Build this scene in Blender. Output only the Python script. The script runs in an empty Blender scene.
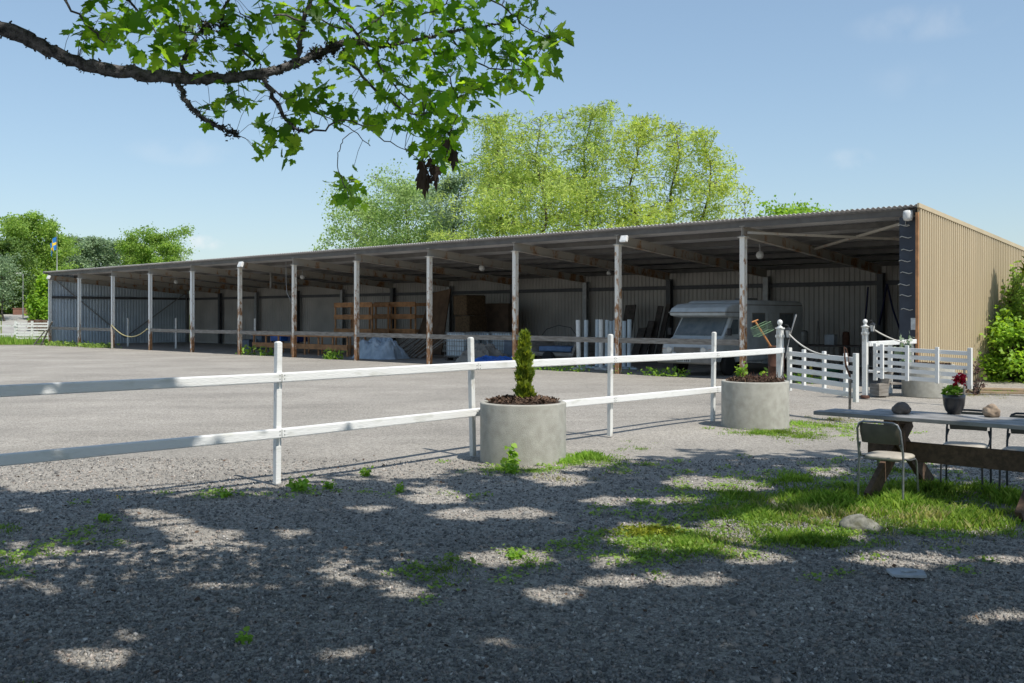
import bpy, math, random
import numpy as np
from mathutils import Vector, Matrix, Euler
R = math.radians
F = 995.0; HZ = 316.0; CX = 512.0; EYE = 1.85
sc = bpy.context.scene
C = sc.collection

# ------------------------------------------------------------------ camera
cam_d = bpy.data.cameras.new("camera"); cam = bpy.data.objects.new("camera", cam_d); C.objects.link(cam)
cam.location = (0, 0, EYE); cam.rotation_euler = (R(90), 0, 0)
cam_d.sensor_width = 36; cam_d.lens = 36 * F / 1024; cam_d.shift_y = -(341.5 - HZ) / 1024
cam_d.clip_start = 0.1; cam_d.clip_end = 2000
sc.camera = cam

# ------------------------------------------------------------------ light
SUN_EL = 57.0
SH = Vector((0.660, -0.751)).normalized()          # horizontal direction towards the sun
SUN_V = Vector((SH.x * math.cos(R(SUN_EL)), SH.y * math.cos(R(SUN_EL)), math.sin(R(SUN_EL))))
w = bpy.data.worlds.new("World"); sc.world = w; w.use_nodes = True
nt = w.node_tree; bg = nt.nodes["Background"]
sky = nt.nodes.new("ShaderNodeTexSky"); sky.sky_type = 'NISHITA'; sky.sun_disc = False
sky.sun_elevation = R(SUN_EL); sky.sun_rotation = math.atan2(SH.x, SH.y)
sky.air_density = 1.1; sky.dust_density = .6; sky.ozone_density = 3.2; sky.altitude = 50
# thin clouds in the sky itself
def sky_dir(px, py):
    return Vector(((px - CX) / F, 1, (HZ - py) / F)).normalized()
tc = nt.nodes.new("ShaderNodeTexCoord")
def cloud(px, py, hw, hh, amt, prev, scale=30):
    d = sky_dir(px, py)
    mp = nt.nodes.new("ShaderNodeVectorMath"); mp.operation = 'SUBTRACT'; mp.inputs[1].default_value = d
    nt.links.new(tc.outputs["Generated"], mp.inputs[0])
    sx = Vector((d.y, -d.x, 0)).normalized(); sz = sx.cross(d)
    def comp(ax, h):
        n = nt.nodes.new("ShaderNodeVectorMath"); n.operation = 'DOT_PRODUCT'; n.inputs[1].default_value = ax / (h / F)
        nt.links.new(mp.outputs[0], n.inputs[0])
        p = nt.nodes.new("ShaderNodeMath"); p.operation = 'POWER'; p.inputs[1].default_value = 2
        nt.links.new(n.outputs["Value"], p.inputs[0]); return p
    a = comp(sx, hw); b = comp(sz, hh)
    s = nt.nodes.new("ShaderNodeMath"); s.operation = 'ADD'; nt.links.new(a.outputs[0], s.inputs[0]); nt.links.new(b.outputs[0], s.inputs[1])
    r = nt.nodes.new("ShaderNodeMapRange"); r.inputs[1].default_value = 0; r.inputs[2].default_value = 1; r.inputs[3].default_value = 1; r.inputs[4].default_value = 0
    r.interpolation_type = 'SMOOTHSTEP'
    nt.links.new(s.outputs[0], r.inputs[0])
    nz = nt.nodes.new("ShaderNodeTexNoise"); nz.inputs["Scale"].default_value = scale; nz.inputs["Detail"].default_value = 6
    nt.links.new(tc.outputs["Generated"], nz.inputs["Vector"])
    rr = nt.nodes.new("ShaderNodeMapRange"); rr.inputs[1].default_value = .38; rr.inputs[2].default_value = .68
    nt.links.new(nz.outputs[0], rr.inputs[0])
    m = nt.nodes.new("ShaderNodeMath"); m.operation = 'MULTIPLY'; nt.links.new(r.outputs[0], m.inputs[0]); nt.links.new(rr.outputs[0], m.inputs[1])
    m2 = nt.nodes.new("ShaderNodeMath"); m2.operation = 'MULTIPLY'; m2.inputs[1].default_value = amt; nt.links.new(m.outputs[0], m2.inputs[0])
    mx = nt.nodes.new("ShaderNodeMix"); mx.data_type = 'RGBA'
    nt.links.new(m2.outputs[0], mx.inputs[0]); nt.links.new(prev, mx.inputs[6]); mx.inputs[7].default_value = (4.1, 4.15, 4.2, 1)
    return mx.outputs[2]
gm_ = nt.nodes.new("ShaderNodeGamma"); gm_.inputs[1].default_value = .66; nt.links.new(sky.outputs[0], gm_.inputs[0])
tn_ = nt.nodes.new("ShaderNodeVectorMath"); tn_.operation = 'MULTIPLY'; tn_.inputs[1].default_value = (.94, 1.035, 1.10); nt.links.new(gm_.outputs[0], tn_.inputs[0])
o_ = cloud(200, 243, 26, 9, .7, tn_.outputs[0], 60)
o_ = cloud(925, 22, 75, 20, .17, o_, 24)
o_ = cloud(905, 80, 45, 22, .06, o_, 24)
o_ = cloud(850, 160, 26, 14, .2, o_, 40)
o_ = cloud(185, 152, 60, 16, .12, o_, 30)
nt.links.new(o_, bg.inputs[0]); bg.inputs[1].default_value = 0.15
sd = bpy.data.lights.new("sun", 'SUN'); sd.energy = 3.4; sd.angle = R(0.53); sd.color = (1, .955, .88)
sun = bpy.data.objects.new("sun", sd); C.objects.link(sun); sun.rotation_euler = SUN_V.to_track_quat('Z', 'Y').to_euler()
sun.location = (20, -20, 30)
sc.view_settings.view_transform = 'Standard'; sc.view_settings.look = 'None'
sc.view_settings.exposure = 0.61; sc.view_settings.gamma = 1
sc.view_settings.use_curve_mapping = False

# ------------------------------------------------------------------ pixel / world helpers
def G(px, py):                       # ground point seen at a pixel
    Z = EYE * F / (py - HZ); return Vector(((px - CX) / F * Z, Z, 0))
def W(px, py, Z):                    # point at a distance
    return Vector(((px - CX) / F * Z, Z, EYE - (py - HZ) / F * Z))
BC = Vector((10.28, 25.3, 0)); BU = Vector((-.7229, .6910, 0)); BV = Vector((.6910, .7229, 0)); BANG = math.atan2(-.6910, .7229)
def barn_x(px, b):                   # local x on the line at depth b seen at column px
    k = (px - CX) / F; p = BC + BV * b
    return -((k * p.y - p.x) / (BU.x - k * BU.y))
def barn_z(px, py, b):
    x = barn_x(px, b); p = BC + BV * b - BU * x
    return EYE - (py - HZ) / F * p.y

# ------------------------------------------------------------------ mesh helpers
class MB:
    def __init__(s): s.v = []; s.f = []; s.sm = []
    def add(s, vs, fs, smooth=False):
        n = len(s.v); s.v += [tuple(v) for v in vs]; s.f += [tuple(i + n for i in f) for f in fs]; s.sm += [smooth] * len(fs)
    def box(s, c, d, rz=0, M=None, taper=None):
        x, y, z = d[0] / 2, d[1] / 2, d[2] / 2
        vs = [Vector((sx * x, sy * y, sz * z)) for sz in (-1, 1) for sy in (-1, 1) for sx in (-1, 1)]
        if taper:
            for v in vs:
                if v.z > 0: v.x *= taper[0]; v.y *= taper[1]
        m = M or Matrix.Rotation(rz, 3, 'Z')
        vs = [m @ v + Vector(c) for v in vs]
        s.add(vs, [(0, 2, 3, 1), (4, 5, 7, 6), (0, 1, 5, 4), (2, 6, 7, 3), (0, 4, 6, 2), (1, 3, 7, 5)])
    def beam(s, p0, p1, w, h, up=(0, 0, 1), roll=0):
        p0 = Vector(p0); p1 = Vector(p1); d = (p1 - p0); L = d.length; d.normalize()
        u = Vector(up)
        if abs(d.dot(u)) > .98: u = Vector((0, 1, 0))
        sx = d.cross(u).normalized(); sz = sx.cross(d)
        if roll: 
            q = Matrix.Rotation(roll, 3, d); sx = q @ sx; sz = q @ sz
        m = Matrix((sx, d, sz)).transposed()
        s.box((p0 + p1) / 2, (w, L, h), M=m)
    def tube(s, pts, rad, seg=8, cap=True, smooth=True):
        pts = [Vector(p) for p in pts]; n = len(pts)
        if not hasattr(rad, '__len__'): rad = [rad] * n
        vs = []; prev = None
        for i, p in enumerate(pts):
            t = (pts[min(i + 1, n - 1)] - pts[max(i - 1, 0)]).normalized()
            if prev is None:
                a = Vector((0, 0, 1)) if abs(t.z) < .9 else Vector((1, 0, 0)); x = t.cross(a).normalized()
            else:
                x = (prev - t * prev.dot(t)).normalized()
            prev = x; y = t.cross(x)
            for k in range(seg):
                a = 2 * math.pi * k / seg; vs.append(p + (x * math.cos(a) + y * math.sin(a)) * rad[i])
        fs = [(i * seg + k, i * seg + (k + 1) % seg, (i + 1) * seg + (k + 1) % seg, (i + 1) * seg + k) for i in range(n - 1) for k in range(seg)]
        s.add(vs, fs, smooth)
        if cap:
            s.add([vs[k] for k in range(seg)], [tuple(reversed(range(seg)))]); s.add([vs[(n - 1) * seg + k] for k in range(seg)], [tuple(range(seg))])
    def lathe(s, prof, seg=32, c=(0, 0, 0), smooth=True):
        vs = []; c = Vector(c)
        for r, z in prof:
            for k in range(seg):
                a = 2 * math.pi * k / seg; vs.append(c + Vector((r * math.cos(a), r * math.sin(a), z)))
        n = len(prof)
        fs = [(i * seg + k, i * seg + (k + 1) % seg, (i + 1) * seg + (k + 1) % seg, (i + 1) * seg + k) for i in range(n - 1) for k in range(seg)]
        s.add(vs, fs, smooth)
        s.add([vs[k] for k in range(seg)], [tuple(reversed(range(seg)))]); s.add([vs[(n - 1) * seg + k] for k in range(seg)], [tuple(range(seg))])
    def prism(s, poly, axis, a0, a1):            # poly of 2D points, extruded along axis 0/1/2
        def mk(p, a):
            if axis == 0: return (a, p[0], p[1])
            if axis == 1: return (p[0], a, p[1])
            return (p[0], p[1], a)
        n = len(poly); vs = [mk(p, a0) for p in poly] + [mk(p, a1) for p in poly]
        s.add(vs, [tuple(range(n)), tuple(reversed(range(n, 2 * n)))] + [(i, i + n, (i + 1) % n + n, (i + 1) % n) for i in range(n)])
    def sphere(s, c, r, seg=12, rings=8, sq=(1, 1, 1)):
        prof = [(r * math.sin(math.pi * i / rings), -r * math.cos(math.pi * i / rings)) for i in range(rings + 1)]
        n0 = len(s.v); s.lathe([(max(a, 1e-4), b) for a, b in prof], seg)
        for i in range(n0, len(s.v)):
            v = s.v[i]; s.v[i] = (v[0] * sq[0] + c[0], v[1] * sq[1] + c[1], v[2] * sq[2] + c[2])
    def build(s, name, mat, parent=None, bevel=0, fixn=True):
        me = bpy.data.meshes.new(name); me.from_pydata(s.v, [], s.f)
        me.polygons.foreach_set("use_smooth", s.sm); me.materials.append(mat)
        if fixn:
            import bmesh
            b = bmesh.new(); b.from_mesh(me); bmesh.ops.recalc_face_normals(b, faces=b.faces); b.to_mesh(me); b.free()
        me.update()
        o = bpy.data.objects.new(name, me); C.objects.link(o)
        if parent is not None: o.parent = parent
        if bevel:
            m = o.modifiers.new("bevel", 'BEVEL'); m.width = bevel; m.segments = 2; m.limit_method = 'ANGLE'
        return o

def fast_mesh(name, V, faces, mat, parent=None, smooth=False, tag_=None):
    """V (n,3) array, faces: list of (m,k) index arrays"""
    me = bpy.data.meshes.new(name); V = np.asarray(V, np.float32)
    me.vertices.add(len(V)); me.vertices.foreach_set("co", V.ravel())
    lt = []; ls = []; li = []; off = 0
    for fa in faces:
        m, k = fa.shape; li.append(fa.ravel()); ls.append(off + np.arange(m) * k); lt.append(np.full(m, k)); off += m * k
    li = np.concatenate(li).astype(np.int32); ls = np.concatenate(ls).astype(np.int32); lt = np.concatenate(lt).astype(np.int32)
    me.loops.add(len(li)); me.loops.foreach_set("vertex_index", li)
    me.polygons.add(len(ls)); me.polygons.foreach_set("loop_start", ls); me.polygons.foreach_set("loop_total", lt)
    if smooth: me.polygons.foreach_set("use_smooth", np.ones(len(ls), bool))
    me.materials.append(mat); me.update(calc_edges=True); me.validate()
    o = bpy.data.objects.new(name, me); C.objects.link(o)
    if parent is not None: o.parent = parent
    return o

def rot_mats(rng, n, up_bias=None):
    """random rotation matrices (n,3,3); columns: leaf x, leaf y (along midrib), normal"""
    if up_bias is None:
        q = rng.normal(size=(n, 4)); q /= np.linalg.norm(q, axis=1)[:, None]
        a, b, c, d = q.T
        return np.stack([np.stack([1 - 2 * (c * c + d * d), 2 * (b * c - a * d), 2 * (b * d + a * c)], 1),
                         np.stack([2 * (b * c + a * d), 1 - 2 * (b * b + d * d), 2 * (c * d - a * b)], 1),
                         np.stack([2 * (b * d - a * c), 2 * (c * d + a * b), 1 - 2 * (b * b + c * c)], 1)], 1)
    nrm = rng.normal(size=(n, 3)); nrm[:, 2] = np.abs(nrm[:, 2]) + up_bias; nrm /= np.linalg.norm(nrm, axis=1)[:, None]
    t = rng.normal(size=(n, 3)); t[:, 2] -= .6; t -= nrm * (t * nrm).sum(1)[:, None]; t /= np.linalg.norm(t, axis=1)[:, None]
    x = np.cross(t, nrm)
    return np.stack([x, t, nrm], 2)

LEAF6 = np.array([(0, 0, 0), (.42, .18, .04), (.36, .6, .03), (0, 1, -.04), (-.36, .6, .03), (-.42, .18, .04)], float)
def scatter(name, P, tmpl, tfaces, sizes, mats, mat, parent=None, smooth=False):
    n = len(P); k = len(tmpl)
    V = np.einsum('nij,kj->nki', mats, tmpl) * sizes[:, None, None] + P[:, None, :]
    base = (np.arange(n) * k)[:, None]
    fs = []
    for f in tfaces:
        fs.append(base + np.array(f)[None, :])
    by = {}
    for f in fs: by.setdefault(f.shape[1], []).append(f)
    return fast_mesh(name, V.reshape(-1, 3), [np.concatenate(a) for a in by.values()], mat, parent, smooth)

# ------------------------------------------------------------------ tagging
def tag(o, label=None, cat=None, group=None, kind=None):
    if label: o["label"] = label
    if cat: o["category"] = cat
    if group: o["group"] = group
    if kind: o["kind"] = kind
    return o
def thing(name, label, cat, loc=(0, 0, 0), rz=0, group=None):
    o = bpy.data.objects.new(name, None); C.objects.link(o); o.location = loc; o.rotation_euler = (0, 0, rz)
    o.empty_display_size = .2
    return tag(o, label, cat, group)
def copy_tree(o, parent=None):
    kids = [c for c in C.objects if c.parent == o]
    c = o.copy(); C.objects.link(c); c.parent = parent
    for ch in kids: copy_tree(ch, c)
    return c

# ------------------------------------------------------------------ materials
def mat(name, col, rough=.8, var=.15, scale=6, col2=None, bump=0, bscale=60, metal=0, spec=.4, trans=0, coords='Object', detail=6, lo=.35, hi=.65, stretch=None):
    m = bpy.data.materials.new(name); m.use_nodes = True; n = m.node_tree; b = n.nodes["Principled BSDF"]
    b.inputs["Roughness"].default_value = rough; b.inputs["Metallic"].default_value = metal; b.inputs["Specular IOR Level"].default_value = spec
    t = n.nodes.new("ShaderNodeTexCoord"); src = t.outputs[coords]
    if stretch:
        mp = n.nodes.new("ShaderNodeMapping"); mp.inputs["Scale"].default_value = stretch; n.links.new(src, mp.inputs[0]); src = mp.outputs[0]
    nz = n.nodes.new("ShaderNodeTexNoise"); nz.inputs["Scale"].default_value = scale; nz.inputs["Detail"].default_value = detail; n.links.new(src, nz.inputs["Vector"])
    mr = n.nodes.new("ShaderNodeMapRange"); mr.inputs[1].default_value = lo; mr.inputs[2].default_value = hi; n.links.new(nz.outputs[0], mr.inputs[0])
    mx = n.nodes.new("ShaderNodeMix"); mx.data_type = 'RGBA'; n.links.new(mr.outputs[0], mx.inputs[0])
    c2 = col2 or tuple(min(1, c * (1 - var)) for c in col); c1 = col if col2 else tuple(min(1, c * (1 + var)) for c in col)
    mx.inputs[6].default_value = (*c1, 1); mx.inputs[7].default_value = (*c2, 1)
    n.links.new(mx.outputs[2], b.inputs["Base Color"])
    if bump:
        n2 = n.nodes.new("ShaderNodeTexNoise"); n2.inputs["Scale"].default_value = bscale; n2.inputs["Detail"].default_value = 5; n.links.new(src, n2.inputs["Vector"])
        bp = n.nodes.new("ShaderNodeBump"); bp.inputs["Strength"].default_value = bump; bp.inputs["Distance"].default_value = .02
        n.links.new(n2.outputs[0], bp.inputs["Height"]); n.links.new(bp.outputs[0], b.inputs["Normal"])
    m["_mix"] = mx.name
    return m
def leaf_mat(name, c1, c2, trans=.45, rough=.55, c3=None):
    m = bpy.data.materials.new(name); m.use_nodes = True; n = m.node_tree; n.nodes.clear()
    out = n.nodes.new("ShaderNodeOutputMaterial"); g = n.nodes.new("ShaderNodeNewGeometry"); r = n.nodes.new("ShaderNodeValToRGB")
    r.color_ramp.elements[0].color = (*c1, 1); r.color_ramp.elements[1].color = (*c2, 1)
    if c3:
        e = r.color_ramp.elements.new(.5); e.color = (*c3, 1)
    n.links.new(g.outputs["Random Per Island"], r.inputs[0])
    tcn = n.nodes.new("ShaderNodeTexCoord"); nzz = n.nodes.new("ShaderNodeTexNoise"); nzz.inputs["Scale"].default_value = 1.1; nzz.inputs["Detail"].default_value = 3; n.links.new(tcn.outputs["Object"], nzz.inputs["Vector"])
    mrr = n.nodes.new("ShaderNodeMapRange"); mrr.inputs[1].default_value = .35; mrr.inputs[2].default_value = .65; mrr.inputs[3].default_value = .72; mrr.inputs[4].default_value = 1.18; n.links.new(nzz.outputs[0], mrr.inputs[0])
    hs0 = n.nodes.new("ShaderNodeHueSaturation"); n.links.new(mrr.outputs[0], hs0.inputs["Value"]); n.links.new(r.outputs[0], hs0.inputs["Color"]); r = hs0
    d = n.nodes.new("ShaderNodeBsdfPrincipled"); d.inputs["Roughness"].default_value = rough; d.inputs["Specular IOR Level"].default_value = .3
    n.links.new(r.outputs[0], d.inputs["Base Color"])
    t = n.nodes.new("ShaderNodeBsdfTranslucent"); hs = n.nodes.new("ShaderNodeHueSaturation"); hs.inputs["Hue"].default_value = .485; hs.inputs["Saturation"].default_value = 1.1; hs.inputs["Value"].default_value = 1.5
    n.links.new(r.outputs[0], hs.inputs["Color"]); n.links.new(hs.outputs[0], t.inputs[0])
    mx = n.nodes.new("ShaderNodeMixShader"); mx.inputs[0].default_value = trans
    n.links.new(d.outputs[0], mx.inputs[1]); n.links.new(t.outputs[0], mx.inputs[2]); n.links.new(mx.outputs[0], out.inputs[0])
    return m
def rust_mat(name, paint, rust=(.25, .12, .055), rust2=(.42, .25, .13), amount=.5, zlo=0.0, zhi=3.5, rough=.65, scale=3.5):
    """painted steel with rust that is heavier near the foot (a real stain pattern in object space)"""
    m = bpy.data.materials.new(name); m.use_nodes = True; n = m.node_tree; b = n.nodes["Principled BSDF"]; b.inputs["Roughness"].default_value = rough
    t = n.nodes.new("ShaderNodeTexCoord"); sp = n.nodes.new("ShaderNodeSeparateXYZ"); n.links.new(t.outputs["Object"], sp.inputs[0])
    mp = n.nodes.new("ShaderNodeMapping"); mp.inputs["Scale"].default_value = (1, 1, .45); n.links.new(t.outputs["Object"], mp.inputs[0])
    oi = n.nodes.new("ShaderNodeObjectInfo"); ad = n.nodes.new("ShaderNodeVectorMath"); ad.operation = 'ADD'
    ml = n.nodes.new("ShaderNodeMath"); ml.operation = 'MULTIPLY'; ml.inputs[1].default_value = 37; n.links.new(oi.outputs["Random"], ml.inputs[0])
    n.links.new(mp.outputs[0], ad.inputs[0]); n.links.new(ml.outputs[0], ad.inputs[1])
    nz = n.nodes.new("ShaderNodeTexNoise"); nz.inputs["Scale"].default_value = scale; nz.inputs["Detail"].default_value = 8; nz.inputs["Roughness"].default_value = .65
    n.links.new(ad.outputs[0], nz.inputs["Vector"])
    zr = n.nodes.new("ShaderNodeMapRange"); zr.inputs[1].default_value = zlo; zr.inputs[2].default_value = zhi; zr.inputs[3].default_value = amount; zr.inputs[4].default_value = amount - .38
    n.links.new(sp.outputs[2], zr.inputs[0])
    s = n.nodes.new("ShaderNodeMath"); s.operation = 'ADD'; n.links.new(nz.outputs[0], s.inputs[0]); n.links.new(zr.outputs[0], s.inputs[1])
    mr = n.nodes.new("ShaderNodeMapRange"); mr.inputs[1].default_value = .80; mr.inputs[2].default_value = .90; n.links.new(s.outputs[0], mr.inputs[0])
    n2 = n.nodes.new("ShaderNodeTexNoise"); n2.inputs["Scale"].default_value = 22; n.links.new(ad.outputs[0], n2.inputs["Vector"])
    mr2 = n.nodes.new("ShaderNodeMapRange"); mr2.inputs[1].default_value = .4; mr2.inputs[2].default_value = .6; n.links.new(n2.outputs[0], mr2.inputs[0])
    mx0 = n.nodes.new("ShaderNodeMix"); mx0.data_type = 'RGBA'; mx0.inputs[6].default_value = (*rust, 1); mx0.inputs[7].default_value = (*rust2, 1); n.links.new(mr2.outputs[0], mx0.inputs[0])
    mx = n.nodes.new("ShaderNodeMix"); mx.data_type = 'RGBA'; mx.inputs[6].default_value = (*paint, 1); n.links.new(mx0.outputs[2], mx.inputs[7]); n.links.new(mr.outputs[0], mx.inputs[0])
    n.links.new(mx.outputs[2], b.inputs["Base Color"])
    return m

M = {}
M['white'] = mat('white_paint', (.74, .74, .72), .55, scale=9, col2=(.42, .42, .35), lo=.56, hi=.86, bump=.25, bscale=70, stretch=(.3, 1, 1), detail=10)
M['whiteold'] = mat('worn_white_paint', (.66, .66, .63), .65, scale=9, col2=(.36, .33, .28), lo=.56, hi=.7, bump=.1, bscale=60, stretch=(1, 1, .4))
M['greywood'] = mat('weathered_wood', (.30, .28, .25), .85, scale=3, col2=(.17, .15, .13), bump=.2, bscale=80, stretch=(1, 1, 6))
M['brownwood'] = mat('brown_wood', (.15, .095, .062), .75, scale=4, col2=(.085, .055, .036), bump=.15, bscale=50, stretch=(6, 6, 6))
M['tablewood'] = mat('weathered_table_wood', (.34, .335, .33), .5, scale=3, col2=(.20, .195, .19), bump=.15, bscale=60)
M['orangewood'] = mat('orange_stained_wood', (.50, .25, .11), .8, scale=4, col2=(.30, .15, .07), bump=.1)
M['plywood'] = mat('old_plywood', (.15, .09, .055), .85, scale=2.5, col2=(.09, .055, .033))
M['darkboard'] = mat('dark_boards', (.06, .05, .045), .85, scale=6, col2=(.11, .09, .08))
M['backmetal'] = mat('grey_brown_cladding', (.47, .435, .40), .55, scale=.8, col2=(.35, .325, .30), lo=.3, hi=.7)
M['bluemetal'] = mat('blue_grey_cladding', (.58, .66, .73), .5, scale=.8, col2=(.46, .53, .60))
M['roofunder'] = mat('galvanised_roof_sheet', (.50, .485, .475), .6, scale=.7, col2=(.36, .345, .34), lo=.3, hi=.7)
M['roofedge'] = mat('roof_edge_steel', (.12, .125, .135), .55, scale=3)
M['tan'] = mat('tan_cladding', (.53, .435, .29), .5, scale=2.2, col2=(.465, .38, .25), lo=.3, hi=.75, stretch=(1, 1, .12))
M['darkpanel'] = mat('dark_blue_panel', (.045, .055, .075), .5, scale=2, col2=(.03, .035, .05))
M['steel'] = mat('grey_steel', (.30, .30, .30), .45, scale=8, metal=.3)
M['darksteel'] = mat('dark_steel_column', (.085, .085, .09), .6, scale=5)
M['purlin'] = mat('purlin_steel', (.12, .115, .11), .6, scale=3)
M['post1'] = rust_mat('post_paint_mostly_white', (.80, .80, .77), amount=.42, zhi=4, scale=6)
M['post2'] = rust_mat('post_paint_rusting', (.80, .76, .68), rust=(.30, .13, .05), rust2=(.48, .27, .13), amount=.455, zhi=6, scale=7)
M['beam'] = rust_mat('roof_beam_paint', (.44, .41, .36), amount=.53, zlo=2, zhi=5, scale=2.5)
M['concrete'] = mat('concrete', (.44, .43, .38), .9, scale=9, col2=(.30, .29, .25), lo=.25, hi=.78, bump=.5, bscale=110, detail=14)
M['soil'] = mat('soil', (.085, .055, .04), .95, scale=30, col2=(.035, .025, .018), bump=.8, bscale=60)
M['bark'] = mat('bark_with_moss', (.13, .125, .12), .95, scale=14, col2=(.045, .042, .04), bump=1, bscale=45)
M['bark2'] = mat('far_bark', (.10, .085, .07), .95, scale=6, col2=(.055, .045, .038))
M['mossbranch'] = mat('lichen_branch', (.16, .15, .15), .95, scale=25, col2=(.035, .034, .035), bump=1, bscale=70)
M['rock'] = mat('rock', (.17, .145, .13), .85, scale=9, col2=(.09, .075, .07), bump=.5, bscale=25)
M['rocktan'] = mat('tan_rock', (.34, .26, .19), .85, scale=9, col2=(.23, .17, .125), bump=.4, bscale=25)
M['lichenrock'] = mat('lichen_boulder', (.27, .265, .23), .9, scale=11, col2=(.09, .09, .06), bump=.9, bscale=22)
M['pot'] = mat('dark_glazed_pot', (.022, .022, .025), .3, scale=10, spec=.6)
M['vinyl'] = mat('grey_beige_vinyl', (.42, .385, .325), .55, scale=8, bump=.03)
M['chairback'] = mat('olive_grey_backrest', (.115, .105, .08), .5, scale=8)
M['tubes'] = mat('grey_painted_tube', (.27, .28, .29), .35, scale=30, metal=.6)
M['tubedark'] = mat('dark_painted_tube', (.05, .055, .06), .35, scale=30, metal=.3)
M['van'] = mat('motorhome_white', (.50, .53, .54), .45, scale=3, col2=(.36, .385, .38), lo=.4, hi=.75)
M['vanrear'] = mat('motorhome_dusty_panel', (.52, .56, .58), .5, scale=2)
M['glass'] = mat('dusty_glass', (.10, .125, .14), .15, scale=4, col2=(.16, .18, .19), spec=.8)
M['plasticgrey'] = mat('grey_plastic_bumper', (.20, .19, .175), .6, scale=6)
M['tyre'] = mat('tyre_rubber', (.02, .02, .02), .8, scale=20)
M['lampglass'] = mat('lamp_glass', (.62, .62, .60), .3, scale=10)
M['plastic'] = mat('white_plastic', (.70, .70, .68), .45, scale=10)
M['blue'] = mat('blue_tarpaulin', (.03, .15, .55), .45, scale=3, col2=(.02, .09, .36), bump=.4, bscale=6)
M['darkblue'] = mat('dark_blue_sheet', (.02, .04, .14), .5, scale=4)
M['bluegrey'] = mat('blue_grey_tarpaulin', (.42, .50, .58), .55, scale=2.5, col2=(.27, .34, .42), bump=.9, bscale=9)
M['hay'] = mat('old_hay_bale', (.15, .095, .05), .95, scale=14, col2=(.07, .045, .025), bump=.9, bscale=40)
M['ibc'] = mat('milky_tank_plastic', (.55, .62, .66), .45, scale=3)
M['rusty'] = mat('rusty_iron', (.11, .05, .03), .85, scale=9, col2=(.07, .03, .02), bump=.3)
M['orange'] = mat('orange_handle', (.50, .22, .08), .6, scale=9)
M['wire'] = mat('green_wire', (.14, .24, .13), .6)
M['blackiron'] = mat('black_iron', (.02, .02, .022), .5)
M['rope'] = mat('pale_rope', (.52, .50, .45), .8, scale=60)
M['strap'] = mat('navy_strap', (.012, .014, .06), .7)
M['red'] = mat('brown_brick', (.20, .10, .07), .85, scale=4)
M['housewall'] = mat('house_wall', (.42, .40, .36), .8)
M['greyroof'] = mat('grey_roof_tiles', (.20, .19, .185), .85, scale=3, bump=.3, bscale=8)
M['flagblue'] = mat('flag_blue', (.02, .16, .45), .7); M['flagyellow'] = mat('flag_yellow', (.75, .52, .03), .7)
M['deadleaf'] = leaf_mat('dead_leaf', (.03, .018, .012), (.055, .035, .02), .2)
M['maple'] = leaf_mat('maple_leaf', (.055, .16, .02), (.33, .54, .07), .66, .4, (.15, .33, .035))
M['canopy'] = leaf_mat('crown_leaf', (.045, .10, .016), (.075, .14, .022), .25)
M['larch'] = leaf_mat('larch_needles', (.27, .39, .09), (.58, .68, .20), .5, .7, (.40, .51, .13))
M['larch2'] = leaf_mat('larch_needles_green', (.32, .44, .09), (.60, .68, .18), .5, .7)
M['pale'] = leaf_mat('pale_green_leaves', (.26, .38, .13), (.42, .56, .22), .45, .6)
M['bluish'] = leaf_mat('grey_green_leaves', (.18, .27, .15), (.32, .42, .24), .4, .6)
M['mid'] = leaf_mat('mid_green_leaves', (.17, .31, .055), (.35, .49, .12), .5, .6)
M['dark'] = leaf_mat('dark_green_leaves', (.09, .17, .04), (.19, .29, .07), .4, .6)
M['bright'] = leaf_mat('bright_green_leaves', (.19, .36, .045), (.34, .52, .08), .5, .5)
M['thuja'] = leaf_mat('thuja_sprays', (.12, .20, .025), (.32, .38, .05), .35, .6)
M['grass'] = leaf_mat('grass_blades', (.13, .26, .035), (.36, .48, .10), .5, .6, (.22, .36, .055))
M['grassdry'] = leaf_mat('dry_grass_blades', (.34, .38, .10), (.52, .48, .22), .45, .7)
M['moss'] = leaf_mat('yellow_moss', (.20, .25, .025), (.32, .34, .04), .3, .7)
M['weed'] = leaf_mat('weed_leaves', (.19, .38, .05), (.36, .55, .10), .5, .6)
M['purple'] = leaf_mat('purple_leaves', (.11, .07, .06), (.19, .13, .10), .3, .6)
M['petal'] = leaf_mat('red_petals', (.42, .005, .02), (.65, .02, .04), .25, .6)
M['silver'] = leaf_mat('silver_leaves', (.25, .32, .22), (.40, .46, .34), .3, .6)
M['chip'] = leaf_mat('bark_chips', (.16, .10, .065), (.055, .035, .025), 0, .9)

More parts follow.
